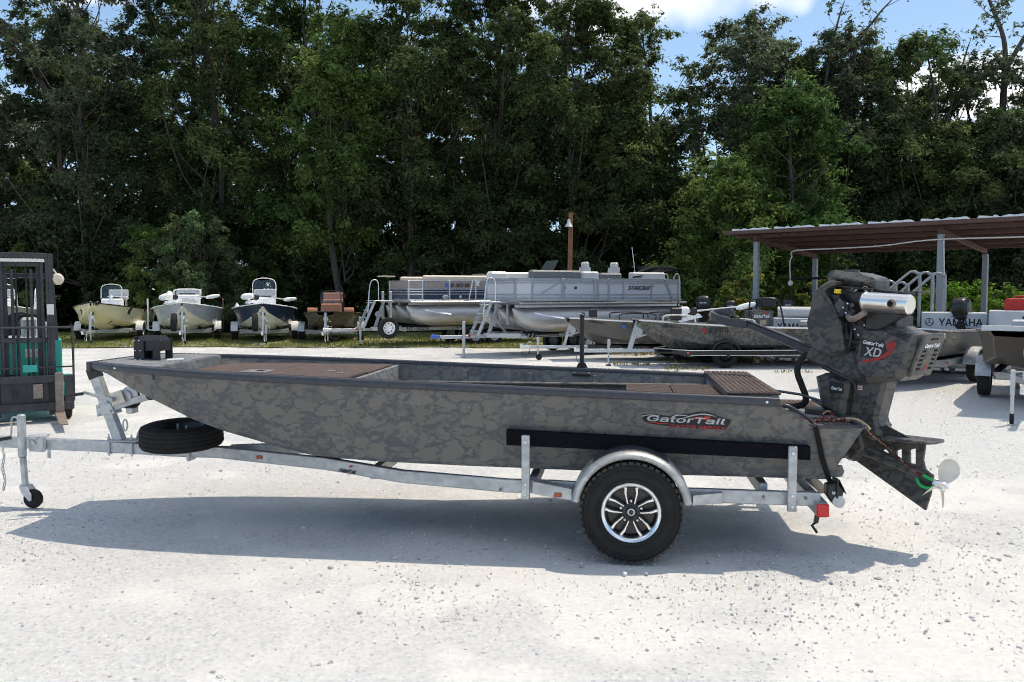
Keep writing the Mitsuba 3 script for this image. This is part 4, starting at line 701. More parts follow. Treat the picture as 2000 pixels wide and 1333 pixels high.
put('marker_light', box(-3.07, -3.01, nr(-3.04) - .012, nr(-3.04) + .012, .495, .522, .004), 'm_amber', 30, t); put('marker_light', box(-.545, -.49, .165, .185, .415, .445, .004), 'm_amber', 30, t)
rd = np.array([.67, -.20, -.043]); rd /= np.linalg.norm(rd); rno = np.array([-.28, -.96, 0])
lo = np.array([-2.28, nr(-2.28) - .008, .462]); put('frame_rail__lettering', letters('GatorTail', .026, lo, rd, (0, 0, 1), rno, True, .2, .004, .15), 'm_black_print', False, t)
put('frame_rail__eye', prism([(.09, .045), (.125, .05), (.12, .062), (.10, .06)], -.003, .004, lo, rd, (0, 0, 1), rno), 'm_red', False, t)
# winch stand
put('winch_post', cat(beam((-4.395, 1.08, .585), (-4.625, 1.08, 1.20), .075, .085, (1, 0, 0)), box(-4.50, -4.20, 1.00, 1.16, .583, .597)), 'm_galv', 30, t)
put('winch_post__bow_stop', cat(beam((-4.60, 1.08, 1.13), (-4.632, 1.08, 1.215), .085, .095, (1, 0, 0))), 'm_black', 30, t)
put('winch_post__clamp', cat(rprism([(-4.57, .80), (-4.40, .83), (-4.44, .92), (-4.58, .90)], 1.02, 1.14, .006), *[ell((u, 1.015, z), (.012, .01, .012), 1) for u, z in ((-4.555, .885), (-4.545, .815), (-4.44, .85))]), 'm_galv_far', 30, t)
put('winch_arm', cat(beam((-4.50, 1.06, .86), (-4.06, 1.06, .995), .05, .06), box(-4.30, -4.24, 1.02, 1.12, .83, .88)), 'm_galv', 30, t)
put('winch_arm__roller', cyl((-4.05, .98, 1.0), (-4.05, 1.16, 1.0), .045, 14), 'm_black', 40, t)
put('winch', cat(rprism([(-4.41, .895), (-4.29, .935), (-4.33, 1.04), (-4.45, 1.0)], 1.0, 1.012, .002), rprism([(-4.41, .895), (-4.29, .935), (-4.33, 1.04), (-4.45, 1.0)], 1.12, 1.132, .002)), 'm_prop', 30, t)
put('winch__gear', cat(lathe([(0, -.012), (.075, -.012), (.075, .0), (0, .0)], (-4.28, 1.06, .99), (0, 1, 0), 30), cyl((-4.31, 1.03, .975), (-4.31, 1.12, .975), .055, 18)), 'm_galv_far', 40, t)
put('winch__strap', cat(cyl((-4.29, 1.05, .95), (-4.29, 1.11, .95), .085, 18), beam((-4.29, 1.08, 1.03), (-4.28, 1.08, 1.17), .05, .004)), 'm_black_flat', 40, t)
put('winch__crank', cat(beam((-4.40, .975, .955), (-4.645, .955, 1.02), .012, .028), lathe([(0, -.02), (.02, -.02), (.02, .02), (0, .02)], (-4.40, .975, .955), (0, 1, 0), 12)), 'm_galv', 35, t); put('winch__grip', cyl((-4.62, .92, 1.012), (-4.73, .86, 1.0), .014, 10), 'm_black', 40, t)
for u0 in (-4.47, -4.26): put('u_bolt', cat(*[cyl((u0, v, .46), (u0, v, .65), .007, 6) for v in (1.03, 1.13)], box(u0 - .02, u0 + .02, 1.025, 1.135, .475, .484, .002), *[cyl((u0, v, .60), (u0, v, .625), .013, 6) for v in (1.03, 1.13)]), 'm_galv_far', 35, t)
put('post_hook', loop_tube([(-4.315 + .02 * math.cos(a), 1.03, .73 + .05 * math.sin(a)) for a in np.arange(0, 6.2, .6)], .007, 6), 'm_galv_far', 40, t)
# spare wheel lying flat on the tongue
k = 'spare_wheel'; sc = np.array([-3.80, 1.03, .655]); sa = np.array([.015, -.06, 1]); sa /= np.linalg.norm(sa)
put(k + '__tyre', tyre_mesh(sc, sa, .340, .20, .19, 56), 'm_rubber', 40, t); put(k + '__tread', cat(*[lathe([(.334, z0 - .012), (.3415, z0 - .010), (.3415, z0 + .010), (.334, z0 + .012)], sc, sa, 56) for z0 in (-.055, -.02, .02, .055)]), 'm_rubber', 40, t)
put(k + '__rim', lathe([(0, .02), (.10, .02), (.16, .0), (.175, .06), (.192, .085), (.188, .05), (.18, -.08)], sc, sa, 40), 'm_black', 40, t); put(k + '__bolt', cat(*[cyl(sc + [x, y, .02], sc + [x, y, .09], .012, 8) for x, y in ((-.05, .03), (.07, -.05))]), 'm_galv', 40, t)
put('tongue__bracket', box(-3.76, -3.73, 1.02, 1.14, .43, .56, .003), 'm_galv_far', 35, t)
put('tongue__tab', box(-5.045, -5.015, 1.025, 1.033, .425, .50, .002), 'm_galv', 35, t)
# jack
put('jack', cat(box(-5.255, -5.195, .92, .98, .44, .82, .012), cyl((-5.22, .95, .44), (-5.205, .95, .19), .027, 14)), 'm_galv', 35, t)
put('jack__clamp', cat(rprism([(-5.19, .49), (-5.06, .485), (-5.055, .625), (-5.19, .635)], .985, 1.04, .006), box(-5.20, -5.10, .96, 1.15, .60, .625, .004), cyl((-5.14, .97, .565), (-5.14, .99, .565), .02, 10)), 'm_galv_far', 35, t)
put('jack__caster', cat(rprism([(-5.235, .20), (-5.17, .20), (-5.12, .13), (-5.12, .075), (-5.145, .07), (-5.21, .14)], .90, .91, .002), rprism([(-5.235, .20), (-5.17, .20), (-5.12, .13), (-5.12, .075), (-5.145, .07), (-5.21, .14)], .99, 1.0, .002), cyl((-5.205, .95, .185), (-5.205, .95, .205), .045, 14)), 'm_galv_far', 35, t)
put('jack__wheel', cat(lathe([(0, -.03), (.05, -.03), (.078, -.022), (.084, 0), (.078, .022), (.05, .03), (0, .03)], (-5.135, .95, .084), (0, 1, 0), 28)), 'm_rubber', 40, t)
put('jack__crank', cat(tube(smooth_path([(-5.225, .92, .79), (-5.27, .905, .80), (-5.28, .90, .76), (-5.285, .90, .66), (-5.29, .88, .625)], 4), .008, 6)), 'm_galv', 40, t); put('jack__grip', cyl((-5.28, .89, .625), (-5.37, .86, .61), .016, 10), 'm_black', 40, t)
ch = []
for i in range(11):
    p = np.array([-5.43 + .01 * math.sin(i), .98, .50 - .034 * i]); a = np.linspace(0, 2 * math.pi, 9)[:-1]; d = np.array([1, 0, 0]) if i % 2 else np.array([0, 1.0, 0])
    ch.append(loop_tube([p + d * .010 * math.cos(x) + np.array([0, 0, .022]) * math.sin(x) for x in a], .0045, 5))
put('safety_chain', cat(*ch), 'm_galv', 40, t)
setm(np.eye(4))
# ---------------------------------------------------------------- builders for the boats and trailers behind; local +x points to the bow, y to the left, z up
def jack_parts(t, x, y=.12, h=.72, wheel=True, foot=.03, m='m_galv_far'):
    put('jack', cat(box(x - .03, x + .03, y - .03, y + .03, .42, h, .006), cyl((x, y, .42), (x, y, foot + (.12 if wheel else 0)), .024, 10)), m, 35, t)
    put('jack__crank', tube([(x, y + .03, h - .03), (x - .02, y + .12, h - .02), (x - .02, y + .13, h - .14)], .009, 6), m, 40, t)
    if wheel: put('jack__caster', cat(cyl((x - .03, y - .025, .09), (x - .03, y + .025, .09), .085, 16)), 'm_rubber', 40, t)
    else: put('jack__foot', box(x - .06, x + .06, y - .06, y + .06, 0, .03), 'm_black', 35, t)
def trailer(label, o, d, L=6.2, front=3.6, W=2.2, axles=1, m='m_galv_far', zr=.50, group=None, winch=True, wz=1.15, wx=2.1, jackx=2.9, R=.34, wheel=True, fm='m_white', rimmat='m_galv_far', spare=False, bunk=.62, back=None, post_w=.075, jack=True, trim=False, tmat=None, jy=.12, hwo=None, fenders=True, name='boat_trailer'):
    setm(head(o, d)); t = thing(name, label, 'trailer', group); tmat = tmat or m; back = back if back is not None else front - L; hw = hwo or W / 2 - .36
    put('tongue', beam((wx - .6, 0, zr), (front - .25, 0, zr), .075, .09), tmat, 30, t)
    put('coupler', cat(convex([(front - .30, a, z) for a in (-.05, .05) for z in (zr - .02, zr + .05)] + [(front - .02, a, z) for a in (-.035, .035) for z in (zr - .03, zr + .06)]), cyl((front - .06, 0, zr - .02), (front - .06, 0, zr + .09), .045, 12), tube([(front - .2, 0, zr + .05), (front - .25, 0, zr + .14), (front - .34, 0, zr + .13)], .012, 6)), 'm_alu', 35, t)
    put('safety_chain', tube(smooth_path([(front - .3, .05, zr - .04), (front - .22, .08, zr - .22), (front - .1, .07, zr - .26), (front - .06, .05, zr - .12)], 5), .010, 5), m, 40, t)
    for s in (-1, 1):
        put('frame_rail', cat(beam((wx - .55, s * .05, zr), (.9, s * hw, zr), .06, .11), beam((.92, s * hw, zr), (back, s * hw, zr), .06, .11)), m, 30, t)
        if trim: put('frame_rail__edge', cat(beam((wx - .55, s * .05, zr + .06), (.9, s * hw, zr + .06), .065, .018), beam((.92, s * hw, zr + .06), (back, s * hw, zr + .06), .065, .018), beam((.92, s * hw, zr - .06), (back, s * hw, zr - .06), .065, .018)), 'm_offwhite', 30, t)
        put('bunk', beam((1.6, s * .5, bunk - .03), (back, s * .5, bunk - .03), .1, .05), 'm_carpet', 35, t)
        put('guide_post', cat(box(back + .25, back + .29, s * (W / 2 - .12) - .02, s * (W / 2 - .12) + .02, zr, zr + .55), beam((back + .27, s * hw, zr), (back + .27, s * (W / 2 - .12), zr), .04, .05)), m, 35, t)
        put('tail_light', box(back - .02, back + .03, s * (hw + .03), s * (hw + .17), zr - .03, zr + .05), 'm_red', 30, t)
        put('marker_light', box(.95, 1.02, s * (hw + .028), s * (hw + .048), zr - .02, zr + .02), 'm_red', 30, t)
        for k in range(axles):
            x0 = -.41 * (axles - 1) + .82 * k
            steel_wheel(t, (x0, s * (W / 2 - .11), R), (0, s, 0), R, .21, R * .56, 28, rimmat, 8, name='wheel')
            if fenders:
                A = np.linspace(math.radians(176), math.radians(4), 16); y0, y1 = s * (W / 2 - .24), s * (W / 2 + .015)
                put('fender', loft([[(x0 + q * (R + .07) * math.cos(a), y, R + .03 + q * (R + .05) * math.sin(a)) for q, y in ((1, y0), (1, y1), (.95, y1), (.88, y1), (.87, y1 - s * .01), (.95, y0))] for a in A]), fm, 40, t)
    for x0 in (.9, -.05, back + .05): put('cross_member', beam((x0, -hw, zr - .06), (x0, hw, zr - .06), .07, .09), m, 30, t)
    put('axle', beam((0, -hw - .1, R), (0, hw + .1, R), .06, .06), m, 30, t)
    if winch:
        put('winch_post', cat(beam((wx + .12, 0, zr), (wx - .10, 0, wz), post_w, post_w, (1, 0, 0)), beam((wx + .04, 0, zr + .30), (wx - .35, 0, zr + .42), .05, .05)), tmat, 30, t)
        put('winch_post__bow_stop', cyl((wx - .16, -.08, wz - .06), (wx - .16, .08, wz - .06), .05, 12), 'm_black', 40, t)
        put('winch', cat(cyl((wx - .10, -.07, zr + .48), (wx - .10, .07, zr + .48), .085, 16), lathe([(0, 0), (.11, 0), (.11, .012), (0, .012)], (wx - .10, .075, zr + .48), (0, 1, 0), 20), tube([(wx - .10, .08, zr + .48), (wx - .10, .13, zr + .48), (wx + .1, .14, zr + .40), (wx + .1, .22, zr + .40)], .010, 6)), 'm_galv_far', 40, t)
    if jack: jack_parts(t, jackx, jy, zr + .28, wheel, m=tmat)
    if spare: steel_wheel(t, (wx + .30, spare * .25, .80), (0, spare, 0), .33, .2, .19, 28, 'm_black', 6, name='spare_wheel')
    return t
def outboard(label, o, d, z0=.75, s=1.0, m='m_black', tilt=.0, txt=None, deco='m_white_print', cowl_accent=True):
    """+x points to the boat; the powerhead sits over the origin"""
    M = head(o, d); a = tilt; Rt = np.eye(4); Rt[:3, :3] = [[math.cos(a), 0, -math.sin(a)], [0, 1, 0], [math.sin(a), 0, math.cos(a)]]; Rt[:3, 3] = (0, 0, z0); S = np.diag([s, s, s, 1]); setm(M @ Rt @ S)
    t = thing('outboard_motor', label, 'outboard motor')
    R = []
    for z, x0, x1, w in ((.30, -.20, .20, .15), (.36, -.28, .24, .19), (.55, -.30, .25, .205), (.72, -.28, .22, .19), (.80, -.20, .14, .14), (.815, -.1, .06, .07)):
        an_ = np.arange(20) * 2 * np.pi / 20; c_, s_ = np.cos(an_), np.sin(an_); R.append([((x0 + x1) / 2 + (x1 - x0) / 2 * np.sign(c) * abs(c) ** .6, w * np.sign(q) * abs(q) ** .6, z) for c, q in zip(c_, s_)])
    put('cowl', loft(R), m, 50, t)
    put('midsection', rprism([(-.17, .31), (.14, .31), (.06, -.1), (.05, -.42), (-.08, -.42), (-.10, -.1)], -.07, .07, .02), m, 30, t)
    put('lower_unit', cat(rprism([(-.30, -.30), (.10, -.27), (.10, -.31), (-.30, -.34)], -.10, .10, .01), rprism([(-.10, -.35), (.07, -.35), (.05, -.60), (-.04, -.78), (-.10, -.55)], -.02, .02, .008), ell((-.05, 0, -.50), (.20, .055, .055), 2)), m, 35, t)
    put('propeller', cat(cyl((-.22, 0, -.5), (-.33, 0, -.5), .045, 12), *[convex([(-.25, .03 * math.cos(b), -.5 + .03 * math.sin(b)), (-.30, .03 * math.cos(b + .3), -.5 + .03 * math.sin(b + .3)), (-.24, .15 * math.cos(b - .35), -.5 + .15 * math.sin(b - .35)), (-.31, .16 * math.cos(b + .45), -.5 + .16 * math.sin(b + .45)), (-.275, .17 * math.cos(b), -.5 + .17 * math.sin(b))]) for b in (0.3, 2.4, 4.5)]), 'm_alu', 40, t)
    put('clamp_bracket', cat(box(.12, .24, -.13, .13, -.05, .30), box(.20, .28, -.16, .16, .12, .24)), m, 30, t)
    if cowl_accent:
        put('cowl__band', cat(box(-.312, .258, -.209, .209, .425, .437, .004)), 'm_rail', 40, t)
        put('cowl__mark', cat(*[box(-.306, -.296, -.09 + .04 * i, -.06 + .04 * i, .60, .625, .002) for i in range(5)]), deco, 30, t)
    return t
def trolling(label, base, tip, headz=.14, m='m_white'):
    """stowed trolling motor: base on the deck, the shaft lies towards tip"""
    setm(np.eye(4)); t = thing('trolling_motor', label, 'trolling motor'); b, e = np.asarray(base, float), np.asarray(tip, float); d = (e - b) / np.linalg.norm(e - b); sdv = np.cross(d, [0, 0, 1.0]); sdv /= np.linalg.norm(sdv); up = np.array([0, 0, 1.0])
    put('mount', cat(convex([b + d * a + sdv * w + up * z for a, w, z in ((-.34, .07, 0), (-.34, -.07, 0), (.30, .07, 0), (.30, -.07, 0), (-.28, .05, .10), (-.28, -.05, .10), (.22, .05, .10), (.22, -.05, .10))])), m, 30, t)
    put('control_head', tm(ell((0, 0, 0), (.24, .11, .12), 3, .8).vertices @ np.array([d, sdv, up]) + b - d * .26 + up * .25, ell((0, 0, 0), (.24, .11, .12), 3, .8).faces), m, True, t)
    put('shaft', tube([b + up * .22 - d * .1, e], .022, 8), 'm_alu', 40, t); put('bracket', cat(*[tm(ell((0, 0, 0), (.09, .08, .11), 2, .8).vertices @ np.array([d, sdv, up]) + b + d * q + up * .18, ell((0, 0, 0), (1, 1, 1), 2).faces) for q in (.08,)]), 'm_black', True, t)
    put('motor_pod', tm(ell((0, 0, 0), (.26, .075, .075), 3, .85).vertices @ np.array([d, sdv, up]) + e, ell((0, 0, 0), (1, 1, 1), 3).faces), m, True, t)
    put('propeller', cat(*[convex([e + d * .25 + q * .02, e + d * .29 - q * .02, e + d * .25 + q * .13 + r_ * .03, e + d * .30 + q * .13 - r_ * .03]) for q, r_ in ((up, sdv), (-up, -sdv))]), 'm_black', 30, t); return t
def hull(t, L, B, zk, zs, rise, top, bottom, deck, bowpow=2.4, fine=.03, vee=.16, flare=.84, rail='m_white', n=18, entry=.72, inner=.34, chs=.5):
    """a vee or modified vee hull from x = -L/2 (transom) to L/2 (stem); returns sheer points"""
    S = []; lo, hi, dk_, sh = [], [], [], {1: [], -1: []}; zb_ = zs + rise
    for q in np.linspace(0, 1, n) ** .85:
        x = -L / 2 + L * q; b = max(B / 2 * (1 - max(0, (q - .45) / .55) ** bowpow), fine); z1 = zs + rise * q ** 2.2; kz = zk + (zb_ - .14 - zk) * max(0, (q - entry) / (1 - entry)) ** 2.0
        cb = b * (flare - .22 * max(0, q - .5)); cz = min(zk + vee + (zb_ - .22 - zk - vee) * max(0, (q - chs) / (1 - chs)) ** 2.0, z1 - .04); cz = max(cz, kz + .02)
        lo.append([(x, cb, cz), (x, cb * .5, kz + (cz - kz) * .45), (x, 0, kz), (x, -cb * .5, kz + (cz - kz) * .45), (x, -cb, cz)])
        for s in (1, -1): sh[s].append((x, s * b, z1))
        m_ = (cb + b) / 2 - (b - cb) * .22; hi.append([[(x, s * b, z1), (x, s * m_, (z1 + cz) / 2), (x, s * (cb + .012), cz + .015), (x, s * cb, cz)] for s in (1, -1)])
        ib = max(b - .16, .01); dz_ = z1 - (.02 if q > .62 else inner); dk_.append([(x, b, z1), (x, ib, z1 + .015), (x, max(ib - .02, .005), dz_), (x, -max(ib - .02, .005), dz_), (x, -ib, z1 + .015), (x, -b, z1)])
    put('hull', loft(lo, False, False), bottom, 20, t)
    put('topside', cat(*[loft([h[i] for h in hi], False, False) for i in (0, 1)]), top, 30, t)
    put('deck', loft(dk_, False, False), deck, 25, t)
    h0, l0 = hi[0], lo[0]; put('transom', convex([(p[0] + dx, p[1], p[2]) for p in (h0[0][0], h0[1][0], h0[0][3], h0[1][3], l0[2]) for dx in (0, -.03)]), top, 25, t)
    put('rub_rail', cat(*[tube(np.array(sh[s]) + [0, s * .012, -.01], .022, 6) for s in (1, -1)], tube(np.array([sh[1][-1], sh[-1][-1]]) + [0.01, 0, -.01], .022, 6)), rail, 40, t)
    return {s: np.array(sh[s]) for s in sh}
def console(t, x, z, w=.75, h=.75, dpt=.55, m='m_white', screen=.5, screenw=None, rail=True, seat='m_cushion'):
    put('console', convex([(x + a, s * w / 2 * q, z + b) for s in (-1, 1) for a, b, q in ((dpt / 2, 0, 1), (-dpt / 2, 0, 1), (dpt / 2 - .12, h - .05, .95), (dpt / 2 - .2, h, .9), (-dpt / 2, h, .9), (-dpt / 2, h - .1, 1))]), m, 25, t)
    put('console__dash', cat(box(x - dpt / 2 + .02, x - dpt / 2 + .2, -w * .3, w * .3, z + h, z + h + .06), loop_tube([(x - dpt / 2 - .12, .17 * math.cos(a), z + h - .12 + .17 * math.sin(a)) for a in np.arange(0, 6.2, .45)], .014, 6)), 'm_black', 35, t)
    if screen:
        sw = (screenw or w) / 2; P = [(x + dpt / 2 - .18, -sw, z + h), (x + dpt / 2 - .28, -sw * .85, z + h + screen), (x + dpt / 2 - .28, sw * .85, z + h + screen), (x + dpt / 2 - .18, sw, z + h)]
        put('windscreen', tm(P, [[0, 1, 2, 3]]), 'm_glass', False, t)
        if rail: put('windscreen__frame', tube(smooth_path(P, 5), .018, 8), 'm_white' if rail is True else rail, 40, t)
    put('leaning_post', cat(box(x - dpt / 2 - .85, x - dpt / 2 - .5, -w * .5, w * .5, z + .70, z + .84, .03), box(x - dpt / 2 - .9, x - dpt / 2 - .82, -w * .5, w * .5, z + .82, z + 1.1, .03)), seat, 30, t); put('leaning_post__legs', cat(*[tube([(x - dpt / 2 - .5 - a, s * w * .42, z), (x - dpt / 2 - .55 - a * .8, s * w * .42, z + .72)], .02, 6) for s in (-1, 1) for a in (0, .3)]), 'm_alu', 40, t)

def at_bow(bx, by, d, back):
    d = np.array(d, float); d /= np.linalg.norm(d); return (bx - d[0] * back, by - d[1] * back)
# ---------------------------------------------------------------- back row on the grass, left to right
def bay(label, tl, bow, d, L, B, zk, zs, rise, top, bottom, deck, con, trl, spare=False, tm_=None, motor=True, screen=.5, name='bay_boat', scr_rail=True, seat='m_cushion', consm='m_white', fine=.03, bowpow=2.4, vee=.2, wz=1.15, tcol='m_galv_far', fm='m_white', rail='m_white', jackwheel=True, extra=None, conw=.75, conh=.75, catg='boat'):
    o = at_bow(*bow, d, L / 2); M = head(o, d); setm(M); t = thing(name, label, catg)
    sh = hull(t, L, B, zk, zs, rise, top, bottom, deck, fine=fine, bowpow=bowpow, vee=vee, rail=rail)
    console(t, con, zs - .28, conw, conh, .55, consm, screen, None, scr_rail, seat)
    put('cleat', cat(*[tube([(L * .40, s * .12, zs + rise + .02), (L * .40 + .14, s * .12, zs + rise + .02)], .014, 6) for s in (-1, 1)]), 'm_alu', 40, t)
    if extra: extra(t, zs, rise, L, B)
    dn = np.array(d, float) / np.linalg.norm(d); left = np.array([-dn[1], dn[0]]); w3 = lambda x, y, z: (M @ np.array([x, y, z, 1]))[:3]
    if trl is not None: trailer(tl, o, d, L + 1.2, L / 2 + 1.15, 2.45, trl, tcol, .42, None, True, wz, L / 2 + .05, L / 2 + .55, .33, jackwheel, fm, 'm_galv_far', spare, .55, -L / 2 + .1)
    return M, w3, zs + rise
M, w3, zt_ = bay('yellow centre console bay boat with dark stains on its hull in the back row', 'galvanized trailer under the stained yellow bay boat', (-15.1, 31.2), (.20, -.98), 5.6, 2.4, .42, 1.14, .36, 'm_yellow', 'm_yellow', 'm_offwhite', -.3, 1, scr_rail='m_offwhite', rail='m_black', screen=.50,
    extra=lambda t, zs, rise, L, B: (put('bow_fitting', convex([(L / 2 - .35, .5, zs + rise + .02), (L / 2 - .55, .62, zs + rise + .02), (L / 2 - .35, .6, zs + rise + .28), (L / 2 - .42, .66, zs + rise + .24), (L / 2 - .3, .64, zs + rise + .05)]), 'm_white', 30, t), put('seat_box', box(-1.3, -.8, -1.0, -.55, zs - .1, zs + .28, .03), 'm_yellow', 30, t)))
M, w3, zt_ = bay('white and grey centre console bay boat with a black spare tyre, in the back row', 'galvanized trailer with a black spare tyre under the white and grey bay boat', (-11.75, 31.0), (.29, -.96), 5.7, 2.5, .40, 1.16, .34, 'm_hull_grey', 'm_cream', 'm_white', -.1, 1, spare=-1, screen=.2, conw=.95, conh=.88,
    extra=lambda t, zs, rise, L, B: (put('guide_pole', cat(cyl((-L / 2 + .6, 1.32, .42), (-L / 2 + .6, 1.32, 1.5), .022, 8)), 'm_white', 40, t) if False else None, put('console__hatch', box(.18, .20, -.3, .3, zs - .1, zs + .42, .008), 'm_cushion', 30, t), put('windlass', cat(box(L / 2 - 1.4, L / 2 - 1.15, -.55, -.1, zs + rise, zs + rise + .18, .02), ell((L / 2 - 1.3, -.5, zs + rise + .28), (.2, .12, .13), 2)), 'm_white', 30, t)))
trolling('white trolling motor lying across the bow of the white and grey bay boat', w3(2.0, -.35, zt_ - .02), w3(1.6, 1.0, zt_ + .20))
for k, (y, lb) in enumerate(((1.34, 'white trailer guide pole beside the left of the white and grey bay boat'), (-1.34, 'black guide pole with orange bands right of the white and grey bay boat'))):
    setm(M); tt = thing('guide_pole', lb, 'pole'); sy = -y; put('pole', cat(cyl((.8, sy, .45), (.8, sy, 1.62), .026, 8), tube([(.8, sy, .45), (.8, sy * .8, .42)], .026, 8)), 'm_white' if (k == 0) else 'm_black', 40, tt)
    if k: put('band', cat(*[cyl((.8, sy, z), (.8, sy, z + .05), .029, 8) for z in (.9, 1.25, 1.56)]), 'm_amber', 40, tt)
M, w3, zt_ = bay('navy blue and cream centre console bay boat with a tall windscreen in the back row', 'galvanized trailer with a spare tyre under the navy and cream bay boat', (-8.85, 30.9), (.25, -.97), 5.6, 2.4, .40, 1.16, .32, 'm_navy', 'm_cream', 'm_white', -.1, 1, spare=-1, screen=.66, conh=.78, conw=.85,
    extra=lambda t, zs, rise, L, B: (put('grab_rail', tube(smooth_path([(-.6, -.55, zs - .2), (-.6, -.6, zs + .3), (-.75, -.6, zs + .42), (-1.1, -.6, zs + .40), (-1.15, -.55, zs - .2)], 4), .018, 8), 'm_white', 40, t), put('bow_cap', convex([(.9, -1.0, zs + .14), (.5, -1.1, zs + .12), (.9, -.85, zs + .14), (.75, -.98, zs + .32), (.6, -1.0, zs + .28)]), 'm_white', 30, t)))
trolling('white trolling motor lying across the bow of the navy and cream bay boat', w3(2.1, -.3, zt_), w3(1.5, .95, zt_ + .12))
M, w3, zt_ = bay('weathered reed camouflage boat with brown leather seats in the back row', 'galvanized trailer under the reed camouflage boat with leather seats', (-6.6, 30.8), (.12, -.99), 5.0, 2.0, .48, 1.02, .16, 'm_reeds', 'm_reeds', 'm_reeds', .2, 1, screen=.42, conw=.75, conh=.70, fine=.35, bowpow=3.0, consm='m_leather', seat='m_leather', rail='m_black', scr_rail='m_black', vee=.06, fm='m_galv_far',
    extra=lambda t, zs, rise, L, B: (put('seat', cat(*[cyl((.25, s * .50, zs + .10), (.25, s * .86, zs + .10), .16, 14) for s in (-1, 1)]), 'm_leather', 40, t),))
M, w3, zt_ = bay('silver grey bay boat with white rails, half hidden behind the forklift', 'galvanized trailer under the silver grey bay boat behind the forklift', (-18.0, 30.2), (.45, -.9), 6.0, 2.4, .55, 1.15, .28, 'm_hull_grey', 'm_tube_alu', 'm_white', -.2, 1, screen=.5, conw=.9,
    extra=lambda t, zs, rise, L, B: (put('tower', cat(*[tube(smooth_path([(.2, s * .6, zs), (.0, s * .55, zs + 1.25), (-.6, s * .55, zs + 1.25)], 3), .026, 8) for s in (-1, 1)], *[tube([(.0 - a, -.55, zs + 1.25), (.0 - a, .55, zs + 1.25)], .022, 8) for a in (0, .3, .6)]), 'm_white', 40, t), put('stern_rail', cat(tube(smooth_path([(-1.2, 1.1, zs), (-1.2, 1.15, zs + .75), (-2.6, 1.15, zs + .75), (-2.7, 1.1, zs)], 3), .024, 8), tube([(-1.9, 1.12, zs), (-1.9, 1.15, zs + .74)], .02, 6)), 'm_white', 40, t)))
# boards lying in the grass under the row
setm(np.eye(4))

